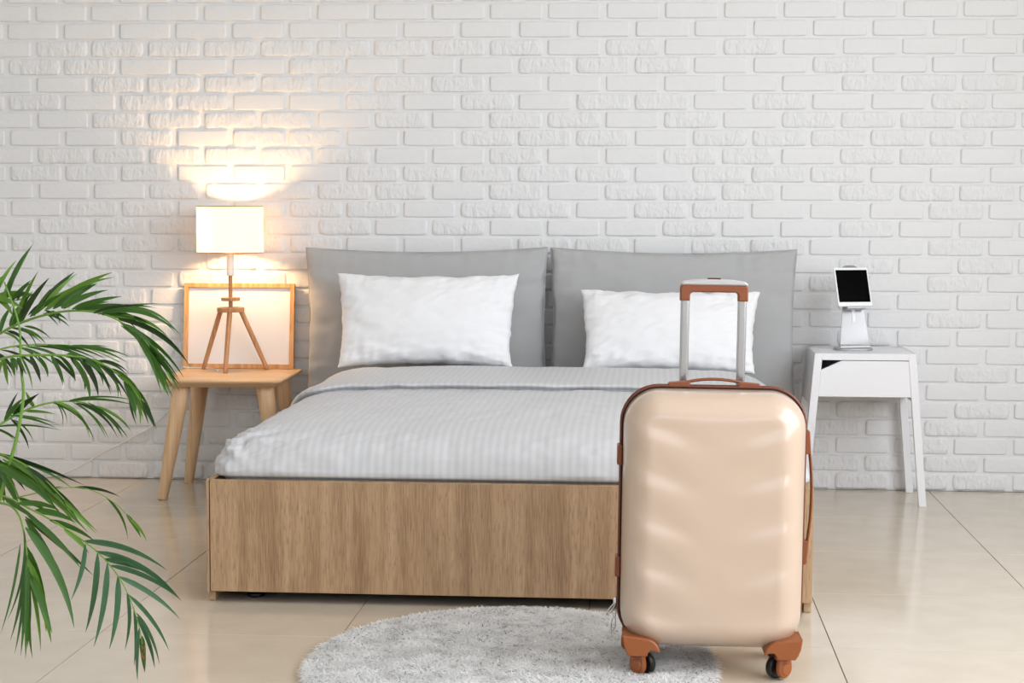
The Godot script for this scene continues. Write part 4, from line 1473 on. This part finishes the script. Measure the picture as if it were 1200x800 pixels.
	frond(p, [V(-1.092, 0.243, 2.75), V(-1.041, 0.369, 2.72), V(-0.966, 0.377, 2.70), V(-0.892, 0.393, 2.68), V(-0.827, 0.401, 2.66), V(-0.775, 0.390, 2.65), V(-0.718, 0.354, 2.65), V(-0.682, 0.312, 2.65)], 0.0018)
	leaf(V(-0.821, 0.401, 2.660), V(-0.719, 0.376, 2.638), 0.007, 0.0091)
	leaf(V(-0.750, 0.378, 2.650), V(-0.704, 0.274, 2.634), 0.009, 0.0073)
	leaf(V(-0.702, 0.338, 2.650), V(-0.681, 0.273, 2.604), 0.002, 0.0091)
	leaf(V(-0.694, 0.328, 2.650), V(-0.642, 0.281, 2.688), 0.002, 0.0073)
	leaf(V(-0.912, 0.388, 2.680), V(-0.836, 0.408, 2.693), 0.002, 0.0055)
	leaf(V(-0.946, 0.381, 2.700), V(-0.859, 0.347, 2.717), 0.004, 0.0109)
	frond(p, [V(-1.047, 0.418, 2.90), V(-1.021, 0.723, 2.90), V(-0.979, 0.836, 2.90), V(-0.921, 0.865, 2.90), V(-0.873, 0.852, 2.90), V(-0.825, 0.866, 2.90)], 0.003)
	leaf(V(-0.886, 0.856, 2.900), V(-0.815, 0.971, 2.943), 0.004, 0.0145)
	leaf(V(-0.913, 0.863, 2.900), V(-0.869, 0.940, 2.885), 0.002, 0.0091)
	leaf(V(-0.875, 0.852, 2.900), V(-0.821, 0.899, 2.926), 0.002, 0.0091)
	leaf(V(-0.863, 0.854, 2.900), V(-0.833, 0.874, 2.929), 0.000, 0.0091)
	leaf(V(-0.925, 0.863, 2.900), V(-0.876, 0.910, 2.940), 0.002, 0.0109)
	leaf(V(-0.911, 0.861, 2.900), V(-0.815, 0.865, 2.917), 0.004, 0.0145, "leaf_light")
	leaf(V(-0.931, 0.859, 2.900), V(-0.844, 0.834, 2.912), 0.007, 0.0127, "leaf_light")
	leaf(V(-0.917, 0.863, 2.900), V(-0.868, 0.819, 2.915), 0.005, 0.0127, "leaf_light")
	leaf(V(-0.896, 0.856, 2.900), V(-0.843, 0.975, 2.852), 0.003, 0.0109)
	leaf(V(-0.868, 0.856, 2.900), V(-0.819, 0.893, 2.937), 0.002, 0.0078)
	leaf(V(-0.874, 0.855, 2.900), V(-0.871, 0.867, 2.880), 0.000, 0.0076)
	frond(p, [V(-0.951, 0.343, 2.90), V(-0.878, 0.500, 2.92), V(-0.847, 0.632, 2.92), V(-0.851, 0.717, 2.92), V(-0.853, 0.801, 2.92), V(-0.884, 0.894, 2.92)], 0.0042)
	frond(p, [V(-1.051, 0.274, 2.85), V(-0.995, 0.454, 2.88), V(-0.947, 0.515, 2.90), V(-0.882, 0.509, 2.92), V(-0.805, 0.477, 2.95), V(-0.738, 0.427, 2.98)], 0.003)
	leaf(V(-0.924, 0.515, 2.900), V(-0.726, 0.443, 2.883), 0.009, 0.0109)
	leaf(V(-0.891, 0.511, 2.920), V(-0.799, 0.462, 2.939), 0.007, 0.0055)
	leaf(V(-0.901, 0.500, 2.920), V(-0.724, 0.364, 2.951), 0.016, 0.0127)
	leaf(V(-0.882, 0.504, 2.920), V(-0.697, 0.339, 2.896), 0.007, 0.0182, "leaf_light")
	leaf(V(-0.911, 0.490, 2.920), V(-0.778, 0.413, 2.936), 0.007, 0.0145)
	leaf(V(-0.833, 0.490, 2.950), V(-0.726, 0.405, 2.990), 0.011, 0.0091)
	leaf(V(-0.928, 0.506, 2.900), V(-0.837, 0.438, 2.942), 0.005, 0.0164)
	leaf(V(-0.938, 0.511, 2.900), V(-0.887, 0.436, 2.899), 0.004, 0.0164)
	leaf(V(-0.805, 0.475, 2.950), V(-0.731, 0.368, 2.909), 0.005, 0.0109)
	leaf(V(-0.902, 0.485, 2.920), V(-0.862, 0.392, 2.907), 0.004, 0.0145)
	leaf(V(-0.932, 0.496, 2.900), V(-0.897, 0.403, 2.910), 0.002, 0.0145)
	leaf(V(-0.919, 0.513, 2.900), V(-0.757, 0.432, 2.866), 0.011, 0.0087)
	leaf(V(-0.904, 0.514, 2.920), V(-0.831, 0.449, 2.888), 0.008, 0.0037, "leaf_light")
	leaf(V(-0.913, 0.499, 2.920), V(-0.769, 0.369, 2.888), 0.011, 0.0112, "leaf_light")
	leaf(V(-0.895, 0.504, 2.920), V(-0.701, 0.346, 2.933), 0.007, 0.0154, "leaf_light")
	leaf(V(-0.832, 0.493, 2.950), V(-0.771, 0.405, 2.917), 0.014, 0.0065)
	leaf(V(-0.921, 0.507, 2.900), V(-0.876, 0.440, 2.897), 0.005, 0.0120)
	leaf(V(-0.932, 0.510, 2.900), V(-0.890, 0.424, 2.880), 0.004, 0.0145, "leaf_light")
	leaf(V(-0.808, 0.473, 2.950), V(-0.712, 0.388, 2.944), 0.003, 0.0072)
	leaf(V(-0.895, 0.484, 2.920), V(-0.846, 0.404, 2.940), 0.004, 0.0100, "leaf_light")
	leaf(V(-0.939, 0.500, 2.900), V(-0.909, 0.404, 2.917), 0.002, 0.0102, "leaf_light")
	leaf(V(-0.897, 0.496, 2.920), V(-0.714, 0.362, 2.959), 0.014, 0.0101, "leaf_light")
	leaf(V(-0.881, 0.506, 2.920), V(-0.673, 0.351, 2.952), 0.004, 0.0129, "leaf_light")
	leaf(V(-0.914, 0.493, 2.920), V(-0.793, 0.419, 2.919), 0.009, 0.0126, "leaf_light")
	leaf(V(-0.828, 0.489, 2.950), V(-0.750, 0.392, 2.978), 0.006, 0.0067)
	leaf(V(-0.938, 0.506, 2.900), V(-0.837, 0.442, 2.927), 0.006, 0.0109, "leaf_light")
	leaf(V(-0.897, 0.486, 2.920), V(-0.903, 0.396, 2.875), 0.004, 0.0111)
	leaf(V(-0.943, 0.499, 2.900), V(-0.920, 0.401, 2.892), 0.002, 0.0110, "leaf_light")

func frond(p: Node3D, pts: Array, r: float) -> void:
	var root := V(-1.13 + rng.randf_range(-0.05, 0.05), 0.22, 2.82 + rng.randf_range(-0.04, 0.04))
	pts = pts.duplicate()
	pts.push_front(root)
	var q := curve(pts, 5)
	var radii := []
	for i in q.size():
		radii.append(lerpf(r * 1.25, r * (0.35 if r < 0.005 else 0.8), float(i) / q.size()))
	var m := MB.new()
	m.tube(q, radii, 8)
	frond_node = part("frond", m, M.palm_stem, p)

func leaf(a: Vector3, b: Vector3, bend: float, w: float, kind := "") -> void:
	var d := b - a
	var along := d.normalized()
	var perp := V(-along.y, along.x, 0).normalized()
	if perp.y < 0:
		perp = -perp
	var mid := (a + b) * 0.5 + perp * bend * 2.0 + V(0, 0, rng.randf_range(-0.02, 0.02))
	var wide := (perp * rng.randf_range(0.75, 1.0) + V(0, 0, rng.randf_range(-0.5, 0.6))).normalized()
	var rows := []
	var uvs := []
	for i in 10:
		var t := i / 9.0
		var c := a.lerp(mid, t).lerp(mid.lerp(b, t), t)
		var tan_ := (mid - a).lerp(b - mid, t).normalized()
		var sd := (wide - tan_ * wide.dot(tan_)).normalized()
		var up := tan_.cross(sd)
		var k := pow(minf(1.0, t / 0.18 + 0.12), 0.8)
		if t > 0.3:
			k *= maxf(0.02, 1.0 - pow((t - 0.3) / 0.7, 2.0))
		var hw := w * 0.5 * k
		rows.append([c - sd * hw + up * hw * 0.28, c, c + sd * hw + up * hw * 0.28])
		uvs.append([P2(0.0, t), P2(0.5, t), P2(1.0, t)])
	var m := MB.new()
	m.grid(rows, false, uvs)
	leaf_count += 1
	if kind == "":
		kind = ["leaf_dark", "leaf_mid", "leaf_mid", "leaf_mid", "leaf_light"][hash(leaf_count * 31) % 5]
	part("leaflet", m, M[kind], frond_node)
